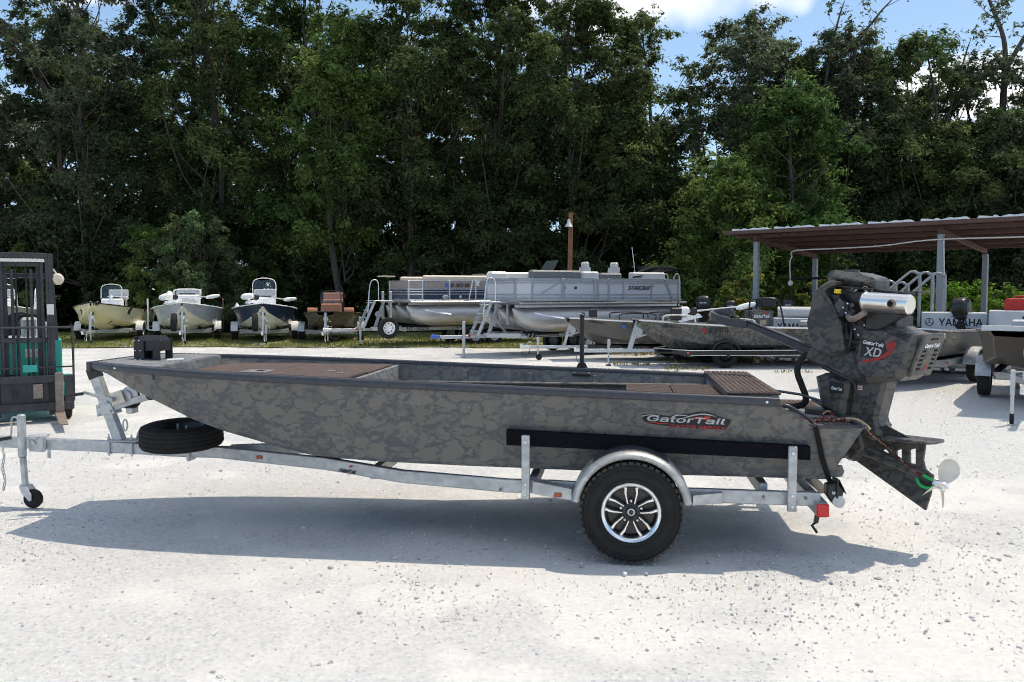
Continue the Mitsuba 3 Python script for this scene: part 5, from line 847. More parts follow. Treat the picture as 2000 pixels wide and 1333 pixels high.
# ---------------------------------------------------------------- the two pontoon boats
def pontoon(label, o, d, L, style, B=2.5, zt=1.58):
    setm(head(o, d)); t = thing('pontoon_boat', label, 'pontoon boat'); r = .37; zc = zt - .14 - r; x0, x1 = -L / 2, L / 2
    for y in (-.92, 0, .92):
        P = []
        for q in np.linspace(0, 1, 26):
            x = x0 + (x1 - x0) * q; k = max(0, (q - .80) / .20); rr = r * math.sqrt(max(1 - k ** 2.6, .004)); P.append((x, y, zc + (r - rr) * .92, rr))
        P = np.array(P); put('pontoon', tube(P[:, :3], P[:, 3], 22), 'm_tube_alu', 40, t)
        put('pontoon__waterline', loft([[(x, y + (rr + .004) * math.sin(a), z - (rr + .004) * math.cos(a)) for a in np.linspace(-.95, .95, 9)] for x, y_, z, rr in P[:-5]], False, False), 'm_tube_dirty', 40, t)
        put('pontoon__keel', cat(beam((x0 + .3, y, zc - r - .01), (x1 - 1.4, y, zc - r - .01), .03, .03), beam((x0 + .1, y, zt - .12), (x1 - .1, y, zt - .12), .16, .08)), 'm_alu', 35, t)
        put('pontoon__spray_rail', cat(*[beam((x1 - 1.5, y + s * (r + .02), zc + .03), (x1 - .55, y + s * (r * .78), zc + .19), .06, .02, (0, s, .6)) for s in (-1, 1)]), 'm_alu', 35, t)
    put('deck', box(x0, x1, -B / 2, B / 2, zt - .07, zt, .01), 'm_fence_grey' if style == 0 else 'm_cushion_dark', 35, t); put('deck__trim', cat(*[cyl((x0 + .05, s * (B / 2 + .01), zt - .05), (x1 - .02, s * (B / 2 + .01), zt - .05), .03, 10) for s in (-1, 1)]), 'm_alu' if style == 0 else 'm_cushion_dark', 40, t)
    f0, f1, h = x0 + .35, x1 - .12, .64; yy = B / 2 - .05; z0 = zt + .05
    sides = [((f0, yy), (f1 - .35, yy)), ((f0, -yy), (f1 - .35, -yy)), ((f1, -yy + .35), (f1, yy - .35)), ((f1 - .35, yy), (f1, yy - .35)), ((f1 - .35, -yy), (f1, -yy + .35)), ((f0, -yy), (f0, yy))]
    def wall(p, q, za, zb_, m, off=0, th=.014): 
        p, q = np.array(p), np.array(q); n = np.array([q[1] - p[1], p[0] - q[0]]); n /= np.linalg.norm(n); c = (p + q) / 2
        if n @ (c - np.array([(f0 + f1) / 2, 0])) < 0: n = -n
        p, q = p + n * off, q + n * off; return convex([(*(a + n * b), z) for a in (p, q) for b in (0, th) for z in (za, zb_)])
    for p, q in sides:
        if style == 0:
            put('fence_panel', wall(p, q, z0 + .34, z0 + h - .03, 'x'), 'm_taupe', 20, t); put('fence_panel', wall(p, q, z0, z0 + .32, 'x'), 'm_navy', 20, t)
            put('fence_rail', cat(*[wall(p, q, z0 + z, z0 + z + .025, 'x', .01, .028) for z in (-.03, .15, .235, .32, h - .03)]), 'm_alu', 20, t)
        else:
            put('fence_panel', wall(p, q, z0, z0 + h - .03, 'x'), 'm_panel_grey', 20, t)
            put('fence_rail', cat(*[wall(p, q, z0 + z, z0 + z + .028, 'x', .01, .035) for z in (-.03, .05, .15, .49, .555, h - .03)]), 'm_fence_grey', 20, t)
        n_ = max(2, int(np.linalg.norm(np.subtract(q, p)) / 1.0) + 1)
        for k in range(n_): c = np.array(p) + (np.array(q) - np.array(p)) * k / (n_ - 1); put('fence_post', box(c[0] - .025, c[0] + .025, c[1] - .045, c[1] + .045, z0 - .03, z0 + h, .008), 'm_alu' if style == 0 else 'm_fence_grey', 35, t)
    ny = np.array([0, 1.0, 0])
    if style == 0:
        put('registration', letters('MI-0919-BW', .13, (1.45, yy + .026, z0 + .40), (-1, 0, 0), (0, 0, 1), ny, True, 0, .004, .75), 'm_black_print', False, t); put('registration__sticker', box(1.50, 1.62, yy + .014, yy + .022, z0 + .40, z0 + .54, .002), 'm_blue_print', 30, t)
        put('fence_emblem', cat(ell((1.62, yy + .03, z0 + .07), (.12, .015, .065), 2)), 'm_alu', True, t); put('fence_light', ell((1.05, yy + .03, z0 + .07), (.04, .02, .05), 2), 'm_alu', True, t)
        put('fence_decal', cat(prism([(.42, .50), (.55, .46), (.50, .56), (.60, .60), (.40, .68)], .022, .026, (0, yy, z0 - .02), (-1, 0, 0), (0, 0, 1), (0, 1, 0)).apply_translation([.85, 0, 0]), beam((.72, yy + .04, z0), (.58, yy + .04, z0 + h), .03, .03)), 'm_white_print', 30, t)
        put('seat', box(f0 + .1, f1 - .45, yy - .60, yy - .05, zt + .05, zt + .46, .04), 'm_cushion_tan', 30, t); put('seat', box(f0 + .1, f1 - .5, -yy + .05, -yy + .6, zt + .05, zt + .46, .04), 'm_cushion_tan', 30, t)
        put('seat_back', cat(box(f0 + .1, f1 - .4, yy - .16, yy - .03, zt + .44, zt + .86, .05)), 'm_cushion_tan', 30, t); put('seat_back', box(f0 + .1, f1 - .5, -yy + .03, -yy + .16, zt + .44, zt + .84, .05), 'm_cushion_tan', 30, t)
        put('helm', cat(convex([(-.6 + a, -.5 + b, zt + z) for a, b, z in ((0, 0, 0), (.5, 0, 0), (0, .8, 0), (.5, .8, 0), (0, 0, .9), (.3, 0, .95), (0, .8, .9), (.3, .8, .95))])), 'm_taupe', 30, t)
        put('bow_table', box(f1 - .2, f1 + .35, -yy + .05, -yy + .4, zt + .82, zt + .86), 'm_cushion_tan', 30, t)
    else:
        put('fence_lettering', letters('STARCRAFT', .12, (-.75, yy + .04, z0 + .30), (-1, 0, 0), (0, 0, 1), ny, True, .25, .005, .95), 'm_black_print', False, t)
        put('fence_accent', cat(beam((f1 - .55, yy + .035, z0 + .14), (f1 - 1.35, yy + .035, z0 + .56), .02, .03), beam((f1 - 1.35, yy + .035, z0 + .56), (f0 + .6, yy + .035, z0 + .56), .02, .03), beam((f0 + .25, yy + .035, z0), (f0 + .55, yy + .035, z0 + h), .05, .07)), 'm_fence_grey', 30, t)
        put('fence_light', cat(*[ell((x, yy + .03, z0 + .36), (.05, .012, .045), 2) for x in (1.55, 1.15)]), 'm_black', True, t)
        for x in (1.6, .35, -.05): put('fence_post', box(x - .03, x + .03, yy - .02, yy + .05, z0 - .03, z0 + h, .008), 'm_fence_grey', 35, t)
        put('seat_back', box(.9, f1 - .35, yy - .25, yy - .03, zt + .46, zt + .92, .05), 'm_cushion_dark', 30, t); put('seat_back', box(.25, .88, yy - .25, yy - .03, zt + .46, zt + .90, .05), 'm_cushion', 30, t); put('seat_back', cat(box(-.6, .23, yy - .25, yy - .03, zt + .46, zt + .86, .05)), 'm_cushion_dark', 30, t)
        put('seat_back', cat(box(.6, f1 - .3, -yy + .03, -yy + .28, zt + .46, zt + .9, .05), box(f1 - .75, f1 - .12, -yy + .03, -yy + .35, zt + .5, zt + .92, .07)), 'm_offwhite', 30, t); put('seat', cat(box(-.6, f1 - .3, yy - .75, yy - .25, zt, zt + .48, .03), box(.6, f1 - .3, -yy + .28, -yy + .75, zt, zt + .48, .03)), 'm_cushion', 30, t)
        put('seat_back', box(-2.3, -1.0, yy - .3, yy - .04, zt + .46, zt + .90, .05), 'm_cushion', 30, t)
        for x, y in ((.35, .1), (-.65, .25)):
            put('captain_chair', cat(box(x - .27, x + .27, y - .27, y + .27, zt + .40, zt + .55, .05), convex([(x + a, y + b, zt + z) for a, b, z in ((-.30, -.27, .5), (-.30, .27, .5), (-.18, -.27, .5), (-.18, .27, .5), (-.36, -.24, 1.05), (-.36, .24, 1.05), (-.26, -.24, 1.05), (-.26, .24, 1.05))]), cyl((x, y, zt), (x, y, zt + .42), .05, 10)), 'm_cushion', 30, t)
            put('captain_chair__headrest', box(x - .38, x - .24, y - .17, y + .17, zt + 1.0, zt + 1.22, .05), 'm_cushion', 30, t)
        put('helm', cat(convex([(.75 + a, .0 + b, zt + z) for a, b, z in ((0, -.7, 0), (.5, -.7, 0), (0, 0, 0), (.5, 0, 0), (.05, -.7, .95), (.3, -.7, .9), (.05, 0, .95), (.3, 0, .9))])), 'm_panel_grey', 30, t)
        put('windscreen', tm([(1.2, -.75, zt + .9), (.95, -.7, zt + 1.26), (.95, .0, zt + 1.26), (1.2, .05, zt + .9)], [[0, 1, 2, 3]]), 'm_tinted', False, t)
        put('folded_canopy', cat(tube(smooth_path([(-1.1, yy - .1, zt + .80), (-1.9, .6, zt + .98), (-2.6, .4, zt + 1.08), (-2.75, -.8, zt + 1.06)], 5), .06, 8), *[tube([(-1.0 - .1 * k, yy - .03, zt + .74), (-2.7, yy - .15 - .2 * k, zt + .98 + .03 * k)], .022, 6) for k in range(4)], ell((-2.75, .2, zt + 1.0), (.16, 1.0, .14), 2)), 'm_black_flat', 40, t)
        put('antenna', cyl((-2.3, -.4, zt + .9), (-2.2, -.45, zt + 1.75), .012, 6), 'm_white', 40, t)
    put('stern_ladder', cat(*[tube(smooth_path([(x0 + .3, y, zt), (x0 + .26, y, zt + .75), (x0 + .05, y, zt + .8), (x0 + .0, y, zt)], 3), .022, 8) for y in (.35, .9)], *[tube([(x0 + .02, .35, zt + z), (x0 + .02, .9, zt + z)], .02, 6) for z in (.15, .4, .62)]), 'm_alu', 40, t)
    return t
def pontoon_trailer(label, o, d, L, front, txt, spare=False, foot=False, zr=.60):
    setm(head(o, d)); t = thing('pontoon_trailer', label, 'trailer'); hw = .62; m = 'm_galv_far'
    put('tongue', cat(beam((front - 1.9, 0, zr - .02), (front - .25, 0, zr - .02), .09, .10)), m, 30, t)
    put('coupler', cat(box(front - .28, front - .02, -.05, .05, zr - .05, zr + .05, .01), cyl((front - .08, 0, zr - .05), (front - .08, 0, zr + .08), .05, 12)), 'm_blue_print' if txt != 'HI-RIDE' else 'm_alu', 35, t)
    put('coupler__lights_plug', cat(tube(smooth_path([(front - .3, .05, zr - .03), (front - .25, .1, zr - .24), (front - .5, .1, zr - .30), (front - .6, .06, zr - .1)], 5), .014, 6)), 'm_black', 40, t)
    for s in (-1, 1):
        put('frame_rail', cat(beam((front - 1.75, s * .04, zr), (front - 2.6, s * hw, zr), .07, .13), beam((front - 2.58, s * hw, zr), (-L / 2, s * hw, zr), .07, .13)), m, 30, t)
        put('bunk', beam((front - 2.5, s * .92, zr + .10), (-L / 2, s * .92, zr + .10), .10, .06), 'm_carpet', 35, t)
        for k in (0, 1): steel_wheel(t, (-.38 + .76 * k, s * 1.0, .33), (0, s, 0), .33, .2, .19, 26, 'm_galv_far', 8)
        put('guide_upright', cat(box(front - 2.35, front - 2.27, s * .36 - .03, s * .36 + .03, zr + .32, zr + 1.30, .008)), m, 35, t); put('marker_light', ell((front - 1.2, s * .05, zr), (.05, .02, .03), 2), 'm_red', True, t)
    for x in (front - 2.6, .9, 0, -.9, -L / 2 + .1): put('cross_member', beam((x, -hw - .3, zr - .03), (x, hw + .3, zr - .03), .07, .08), m, 30, t)
    put('bow_stop', cat(beam((front - 2.3, -.55, zr + .94), (front - 2.3, .55, zr + .94), .06, .07), beam((front - 1.85, 0, zr), (front - 2.2, 0, zr + .95), .1, .08, (1, 0, 0)), beam((front - 2.5, 0, zr), (front - 2.1, 0, zr + .5), .07, .06, (1, 0, 0))), m, 30, t)
    put('winch', cyl((front - 1.98, -.07, zr + .5), (front - 1.98, .07, zr + .5), .09, 14), 'm_galv', 40, t); put('winch__gear', cyl((front - 1.98, .07, zr + .5), (front - 1.98, .09, zr + .5), .12, 16), 'm_galv', 40, t)
    for s in (-.22, .22): put('ladder_stringer', beam((front - 1.25, s + .28, zr + .04), (front - 1.68, s + .28, zr + .96), .035, .09, (1, 0, 0)), m, 30, t)
    for i in range(4): put('ladder_step', box(front - 1.38 - .11 * i, front - 1.20 - .11 * i, .07, .49, zr + .14 + .25 * i, zr + .165 + .25 * i), m, 30, t)
    put('ladder_platform', box(front - 2.2, front - 1.62, -.1, .65, zr + .96, zr + .99), m, 30, t)
    put('handrail', tube(smooth_path([(front - 1.42, .53, zr + .55), (front - 1.48, .53, zr + 1.35), (front - 1.55, .53, zr + 1.62), (front - 1.68, .53, zr + 1.68), (front - 1.80, .53, zr + 1.55), (front - 1.80, .53, zr + .98)], 4), .017, 8), 'm_alu', 50, t)
    if txt is None: put('frame_rail__decal', cat(*[prism([(0, 0), (.07, 0), (.12, .10), (.05, .10)], 0, .004, (front - 2.7 - .14 * i, hw + .037, zr - .05), (-1, 0, 0), (0, 0, 1), (0, 1, 0)) for i in range(3)], beam((front - 3.1, hw + .037, zr + .03), (front - 3.9, hw + .037, zr + .03), .005, .05), beam((front - 3.1, hw + .037, zr - .035), (front - 3.9, hw + .037, zr - .035), .005, .02)), 'm_black_print', False, t)
    else: put('frame_rail__lettering', letters(txt, .10, (front - 2.75, hw + .037, zr - .045), (-1, 0, 0), (0, 0, 1), (0, 1, 0), True, .2, .004, .85), 'm_black_print', False, t)
    jx = front - (1.3 if spare else 1.0); put('jack', cat(box(jx - .035, jx + .035, .06, .13, zr - .22, zr + .42, .006), box(jx - .028, jx + .028, .068, .122, .02, zr - .2, .004)), m, 35, t)
    put('jack__foot', box(jx - .032, jx + .032, .064, .126, .0, .11) if foot else box(jx - .06, jx + .06, .04, .15, 0, .02), 'm_black' if foot else m, 35, t)
    if spare: steel_wheel(t, (front - 1.95, 1.02, .66), (0, 1, 0), .36, .22, .21, 36, 'm_white', 8, name='spare_wheel')
    return t
PD = np.array([-.87, -.5]) / math.hypot(.87, .5)
pontoon('pontoon boat with navy and taupe side panels in the back row, behind the silver one', (-1.49, 31.85), PD, 5.9, 0); pontoon_trailer('galvanized pontoon trailer with stairs and a spare wheel under the navy and taupe boat', (-1.49, 31.85), PD, 5.2, 5.6, 'HI-RIDE', True, True)
pontoon('long silver grey pontoon boat with captain chairs and a folded black canopy in the middle', (2.25, 27.18), PD, 6.2, 1); pontoon_trailer('galvanized pontoon trailer with stairs under the silver grey pontoon boat', (2.12, 27.1), PD, 5.6, 5.1, None, False, False)
outboard('black outboard on the stern of the silver grey pontoon boat', (5.05, 28.8), PD, 1.25, .95, txt='V6')
# ---------------------------------------------------------------- jon boats in the middle and at the right
def jon(label, bow, d, L, B, zk, zs, rise, m, deck='m_jon_green', fine=.52, vee=.05, pw=3.2, rail='m_alu', txt=None, flare=.82, txtm='m_black_print', sticker=True, side=1, extra=None, entry=.80, chs=.62):
    o = at_bow(*bow, d, L / 2); M = head(o, d); setm(M); t = thing('jon_boat', label, 'boat'); sh = hull(t, L, B, zk, zs, rise, m, m, deck, bowpow=pw, fine=fine, vee=vee, flare=flare, rail=rail, entry=entry, inner=.42, chs=chs)
    put('bench', box(-L * .18, -L * .12, -B * .4, B * .4, zs - .4, zs - .12, .01), deck, 30, t); put('fore_deck', cat(box(L * .14, L * .40, -B * .30, B * .30, zs + rise * .3 - .08, zs + rise * .3 - .05, .005)), deck, 30, t)
    if txt:
        p = sh[side]; i = int(len(p) * .66); a, b = p[i], p[min(i + 2, len(p) - 1)]; dirv = (a - b) / np.linalg.norm(a - b) * side * 1.0; out = np.array([-dirv[1], dirv[0], 0]) * 1.0; out = out if out[1] * side > 0 else -out; rt = np.cross([0, 0, 1.0], out)
        if txt == 'marks': put('registration', cat(*[prism([(0, 0), (.085, 0), (.085, .11), (.05, .11), (.05, .045), (.03, .045), (.03, .11), (0, .11)], 0, .012, a - rt * .1 + rt * .125 * i + out * .012 + np.array([0, 0, -.19]), rt, (0, 0, 1), out) for i in range(4)]), txtm, False, t)
        else: put('registration', letters(txt, .085, a - rt * .1 + out * .012 + np.array([0, 0, -.19]), rt, (0, 0, 1), out, True, 0, .012, .62), txtm, False, t)
        if sticker: put('registration__sticker', prism([(0, 0), (.1, 0), (.1, .1), (0, .1)], 0, .014, a - rt * .26 + out * .010 + np.array([0, 0, -.20]), rt, (0, 0, 1), out), 'm_blue_print' if sticker is True else sticker, False, t)
    if extra: extra(t, zs, rise, L, B)
    return M, (lambda x, y, z: (M @ np.array([x, y, z, 1]))[:3]), zs + rise
MD = (-1.0, -.06)
def a_extra(t, zs, rise, L, B):
    zt = zs + rise
    put('light_bar', box(L / 2 - .42, L / 2 - .34, -.30, .30, zt + .05, zt + .13, .01), 'm_black', 30, t); put('light_bar__lens', box(L / 2 - .338, L / 2 - .33, -.27, .27, zt + .065, zt + .115, .002), 'm_cream', 30, t)
    put('bow_bracket', cat(box(L / 2 - .75, L / 2 - .55, .1, .35, zt, zt + .22, .01)), 'm_black', 30, t)
    for hr in ([tube(smooth_path([(L / 2 - 1.3 - a, s * B * .40, zt - .05), (L / 2 - 1.35 - a, s * B * .40, zt + .10), (L / 2 - 2.2 - a, s * B * .42, zt + .10), (L / 2 - 2.25 - a, s * B * .42, zt - .08)], 3), .018, 8) for s in (1, -1) for a in (0, 1.1)] + [tube(smooth_path([(-.3, .55, zs), (-.3, .6, zs + .55), (-.45, .5, zs + .62), (-.6, .2, zs + .62)], 4), .02, 8)]): put('hand_rail', hr, 'm_black', 40, t)
    put('fore_deck__rod_box', box(-.6, L * .14, -.55, .2, zs - .1, zs + .05, .02), 'm_black', 30, t)
Ma, wa, za = jon('brown green aluminium jon boat with a light bar on its bow', (1.55, 24.0), MD, 5.2, 1.9, .42, 1.02, .16, 'm_jon_green', fine=.45, txt='LA-1972', side=1, extra=a_extra, vee=.12, pw=2.6)
trailer('black framed trailer with a silver coupler under the jon boat with the light bar', at_bow(1.55, 24.0, MD, 3.0), MD, 5.6, 4.35, 2.1, 1, 'm_black', .36, None, True, 1.15, 3.0, 3.85, .32, True, 'm_galv_far', 'm_galv_far', False, .44, -2.1, tmat='m_galv_far')
def b_extra(t, zs, rise, L, B):
    x, z = -.25, zs - .15
    put('console', convex([(x + a, .35 + b, z + c) for a in (-.27, .27) for b in (-.30, .30) for c in (0, .58)]), 'm_camo_far', 30, t)
    put('console__lettering', letters('GatorTail', .075, (x + .24, .652, z + .40), (-1, 0, 0), (0, 0, 1), (0, 1, 0), True, .2, .005, .40), 'm_white_print', False, t); put('console__eye', prism([(.24, .115), (.36, .12), (.33, .16)], 0, .005, (x + .24, .651, z + .40), (-1, 0, 0), (0, 0, 1), (0, 1, 0)), 'm_red', False, t)
    put('console__panel', box(x - .08, x + .08, .652, .664, z + .22, z + .34, .003), 'm_tan_strap', 30, t); put('console__screen', box(x - .34, x - .02, .1, .62, z + .66, z + .90, .02), 'm_black', 30, t)
    put('grab_arch', tube(smooth_path([(x + .33, .62, z + .1), (x + .33, .62, z + .72), (x + .22, .62, z + .86), (x - .30, .62, z + .86), (x - .45, .62, z + .70), (x - .60, .62, z + .0)], 4), .022, 8), 'm_black', 40, t)
    put('seat', cat(box(-2.0, -1.55, -.3, .5, zs + .0, zs + .16, .04), box(-2.1, -2.0, -.3, .5, zs + .1, zs + .5, .04)), 'm_cushion', 30, t)
    for hr in (tube(smooth_path([(L / 2 - .5, .75, zs + rise - .03), (L / 2 - .6, .78, zs + rise + .12), (L / 2 - 1.2, .86, zs + rise + .10), (L / 2 - 1.3, .88, zs + rise - .05)], 4), .018, 8), tube(smooth_path([(L / 2 - 2.0, .92, zs + .08), (L / 2 - 2.05, .92, zs + .22), (L / 2 - 2.7, .93, zs + .2), (L / 2 - 2.75, .93, zs + .02)], 4), .02, 8)): put('hand_rail', hr, 'm_offwhite', 40, t)
    put('battery_box', cat(box(L / 2 - 1.0, L / 2 - .75, .45, .70, zs + rise, zs + rise + .30, .02)), 'm_black', 30, t)
Mb, wb, zb2 = jon('camouflage jon boat with a grey console and a white trolling motor in the middle', (3.15, 22.1), MD, 5.6, 2.0, .42, .98, .20, 'm_camo_far', 'm_jon_green', .5, .14, 2.6, 'm_alu', 'marks', txtm='m_black_print', sticker='m_red_print', extra=b_extra)
trailer('black trailer with pale rail edges under the camouflage jon boat in the middle', at_bow(3.15, 22.1, MD, 2.05), MD, 6.0, 3.65, 1.86, 1, 'm_black', .385, None, True, 1.12, 2.1, 2.75, .31, False, 'm_black', 'm_black', False, .44, -3.5, .11, True, True, 'm_galv_far', False, hwo=1.04)
trolling('white trolling motor lying on the bow of the camouflage jon boat in the middle', wb(1.55, .55, zb2 + .0), wb(.15, .55, zb2 + .34))
outboard('black outboard on the camouflage jon boat in the middle', wb(-2.95, 0, 0)[:2], MD, .72, .9, txt='60')
# boats parked behind, showing their motors
for k, (lb, bow, d, mm) in enumerate((('dark green jon boat behind the jon boats, its motor left of the shrub', (6.8, 30.2), (.25, 1.0), 'm_jon_green'), ('dark jon boat under the black canopy behind the camouflage jon boat', (10.4, 29.6), (.32, 1.0), 'm_jon_brown'))):
    Mk, wk, zk_ = jon(lb, bow, d, 5.2, 2.0, .45, 1.05, .15, mm)
    trailer(('galvanized trailer under the dark green jon boat behind the others', 'galvanized trailer under the dark jon boat with the black canopy')[k], at_bow(*bow, d, 2.6), d, 5.9, 3.9, 2.1, 1, 'm_galv_far', .40, bunk=.46, back=-2.4)
    outboard(('black outboard on the dark green jon boat, nearest the yellow green shrub', 'large black outboard left of the camouflage motor cowl, under the black canopy')[k], wk(-2.8, 0, 0)[:2], d, (.95, 1.02)[k], (1.0, 1.18)[k], txt=('40', 'V8')[k])
    if k == 1: outboard('small black outboard between the shrub and the black canopy', wk(-2.7, .95, 0)[:2], d, .95, .9)
    if k == 0: outboard('second black outboard to the left of the shrub', wk(-2.6, -.75, 0)[:2], d, .98, .8, txt='25')
    if k == 1:
        setm(Mk); t = thing('bimini_top', 'flat black canopy on thin black poles over the dark jon boat behind the outboard', 'canopy')
        put('canopy', loft([[(x, y, z) for y, z in ((-.9, 2.27), (0, 2.31), (.9, 2.27), (.9, 2.23), (0, 2.27), (-.9, 2.23))] for x in (-1.9, -.2)]), 'm_black_flat', 25, t); put('frame', cat(*[tube([(x, s * .88, 2.25), (-1.1, s * .9, 1.05)], .02, 6) for s in (-1, 1) for x in (-1.85, -.25)]), 'm_black', 40, t)
# right hand jon boat, stern to the right
RD = (-.72, -.69)
def r_extra(t, zs, rise, L, B):
    put('gunwale_cap', cat(*[beam((-L / 2, s * (B / 2 - .03), zs + .01), (0, s * (B / 2 - .03), zs + .03), .09, .03) for s in (-1, 1)]), 'm_alu', 30, t)
Mr, wr, zr2 = jon('olive brown aluminium jon boat at the right, behind the foreground outboard cowl', (6.4, 16.4), RD, 5.2, 1.95, .52, 1.06, .20, 'm_jon_green', txt='marks', txtm='m_white_print', sticker=False, extra=r_extra, fine=.5, vee=.13, pw=2.6)
trailer('galvanized trailer with rounded fenders under the olive brown jon boat at the right', at_bow(6.4, 16.4, RD, 3.55), RD, 5.6, 4.4, 2.3, 1, 'm_galv_far', .44, None, True, 1.1, 3.45, 3.9, .33, True, 'm_galv', 'm_alu', False, .52, -1.6, jack=False)
outboard('black outboard tilted on the stern of the olive brown jon boat at the right', wr(-2.85, .1, 0)[:2], RD, .98, .95, txt='70', tilt=-.25, deco='m_tan_strap')
# far right boat, bow to the camera
FDr = (-.55, -.835)
def f_extra(t, zs, rise, L, B):
    put('bow_rail', cat(beam((L / 2 + .02, -.66, zs + rise + .0), (L / 2 + .02, .66, zs + rise + .0), .06, .08)), 'm_galv_far', 30, t)
    put('winch_strap', beam((L / 2 + .05, 0, zs + rise - .35), (L / 2 + .35, 0, zs + rise - .5), .05, .006), 'm_black_flat', 30, t)
Mf, wf, zf2 = jon('dark brown square bowed jon boat cut by the right edge of the picture', (7.82, 13.1), FDr, 5.0, 1.8, .62, 1.16, .16, 'm_jon_brown', fine=.62, vee=.04, pw=3.5, extra=f_extra, flare=.9)
trailer('galvanized trailer with a jack wheel under the dark brown boat at the right edge', at_bow(7.82, 13.1, FDr, 2.6), FDr, 5.9, 4.15, 1.85, 1, 'm_galv_far', .50, None, True, 1.28, 2.95, 3.75, .33, True, 'm_galv', 'm_galv_far', False, .62, -2.2, .09, jy=-.15)
# crates of motors in the carport
def crate(label, c, d, w, dp, z0, z1, txt, logo=True):
    setm(head(c, d)); t = thing('motor_crate', label, 'crate')
    put('box', box(-dp / 2, dp / 2, -w / 2, w / 2, z0, z1, .015), 'm_crate', 30, t); h = z1 - z0; X = dp / 2 + .002
    put('base', cat(*[box(-dp / 2, dp / 2, y - .05, y + .05, 0, z0, .008) for y in (-w * .4, 0, w * .4)]), 'm_fork', 30, t)
    if txt == 'marks':
        put('mark', cat(prism([(.0, 0), (.22, 0), (.22, .24), (0, .24)], 0, .004, (X, -.02, z1 - .36), (0, 1, 0), (0, 0, 1), (1, 0, 0))), 'm_black_print', False, t)
        put('mark__arrow', cat(prism([(.09, .04), (.13, .04), (.13, .12), (.17, .12), (.11, .20), (.05, .12), (.09, .12)], .004, .007, (X, -.02, z1 - .36), (0, 1, 0), (0, 0, 1), (1, 0, 0))), 'm_crate', False, t)
        put('lettering', letters('DO', .09, (X, .27, z1 - .20), (0, 1, 0), (0, 0, 1), (1, 0, 0), True, 0, .004, .22), 'm_black_print', False, t); put('lettering', letters('ON', .09, (X, .27, z1 - .34), (0, 1, 0), (0, 0, 1), (1, 0, 0), True, 0, .004, .22), 'm_black_print', False, t)
    else:
        lw = .20 if logo else 0
        put('lettering', letters(txt, .16, (X, -w / 2 + .10 + lw * 1.25, z1 - .30), (0, 1, 0), (0, 0, 1), (1, 0, 0), True, 0, .004, w - .2 - lw * 1.25), 'm_black_print', False, t)
        if logo:
            cc = np.array([X, -w / 2 + .16, z1 - .22]); ring_ = [(.095 * math.cos(a), .095 * math.sin(a)) for a in np.arange(24) * math.pi / 12]
            put('logo', cat(prism(ring_, 0, .004, cc, (0, 1, 0), (0, 0, 1), (1, 0, 0), [[(.078 * math.cos(a), .078 * math.sin(a)) for a in np.arange(24) * math.pi / 12]]), *[beam(cc + [.002, 0, 0], cc + [.002, .085 * math.cos(a), .085 * math.sin(a)], .018, .006, (1, 0, 0)) for a in (math.pi / 2, math.pi / 2 + 2.094, math.pi / 2 + 4.189)]), 'm_black_print', False, t)
    return t
crate('silver motor crate with big black lettering, left of the camouflage outboard cowl', (7.55, 23.3), (-.30, -.95), 1.05, .7, .12, 1.18, 'YAMAHA', False); setm(head((7.55, 23.3), (-.30, -.95))); tt = thing('cover_roll', 'rolled grey vinyl cover on top of the silver motor crate left of the outboard cowl', 'cover'); put('roll', cyl((0, -.42, 1.33), (0, .42, 1.33), .145, 20), 'm_cushion', 40, tt)
crate('silver motor crate with a round logo and black lettering behind the olive brown jon boat', (10.3, 20.3), (-.42, -.9), 1.35, .8, .12, 1.40, 'YAMAHA')
crate('silver motor crate with black handling marks under the red fuel tank', (11.4, 19.4), (-.5, -.87), 1.35, .8, .12, 1.46, 'marks')
crate('pale motor crate with a round logo at the right edge under the carport', (10.35, 16.9), (-.5, -.87), 1.1, .8, .12, 1.32, 'YAMAHA')
setm(head((11.35, 19.35), (-.5, -.87))); t = thing('fuel_tank', 'red plastic fuel tank on top of the silver crate with handling marks', 'fuel tank')
put('tank', loft([[(a * .21 * q, b * .36 * q, 1.465 + z) for a, b in ((-1, -.9), (-.9, -1), (.9, -1), (1, -.9), (1, .9), (.9, 1), (-.9, 1), (-1, .9))] for z, q in ((0, .95), (.02, 1), (.20, 1), (.25, .93), (.265, .80))]), 'm_red_tank', 25, t); put('tank__handle', tube(smooth_path([(0, -.15, 1.72), (0, -.13, 1.77), (0, .13, 1.77), (0, .15, 1.72)], 3), .018, 8), 'm_red_tank', 40, t); put('cap', cyl((0, .22, 1.72), (0, .22, 1.765), .045, 14), 'm_black', 40, t)
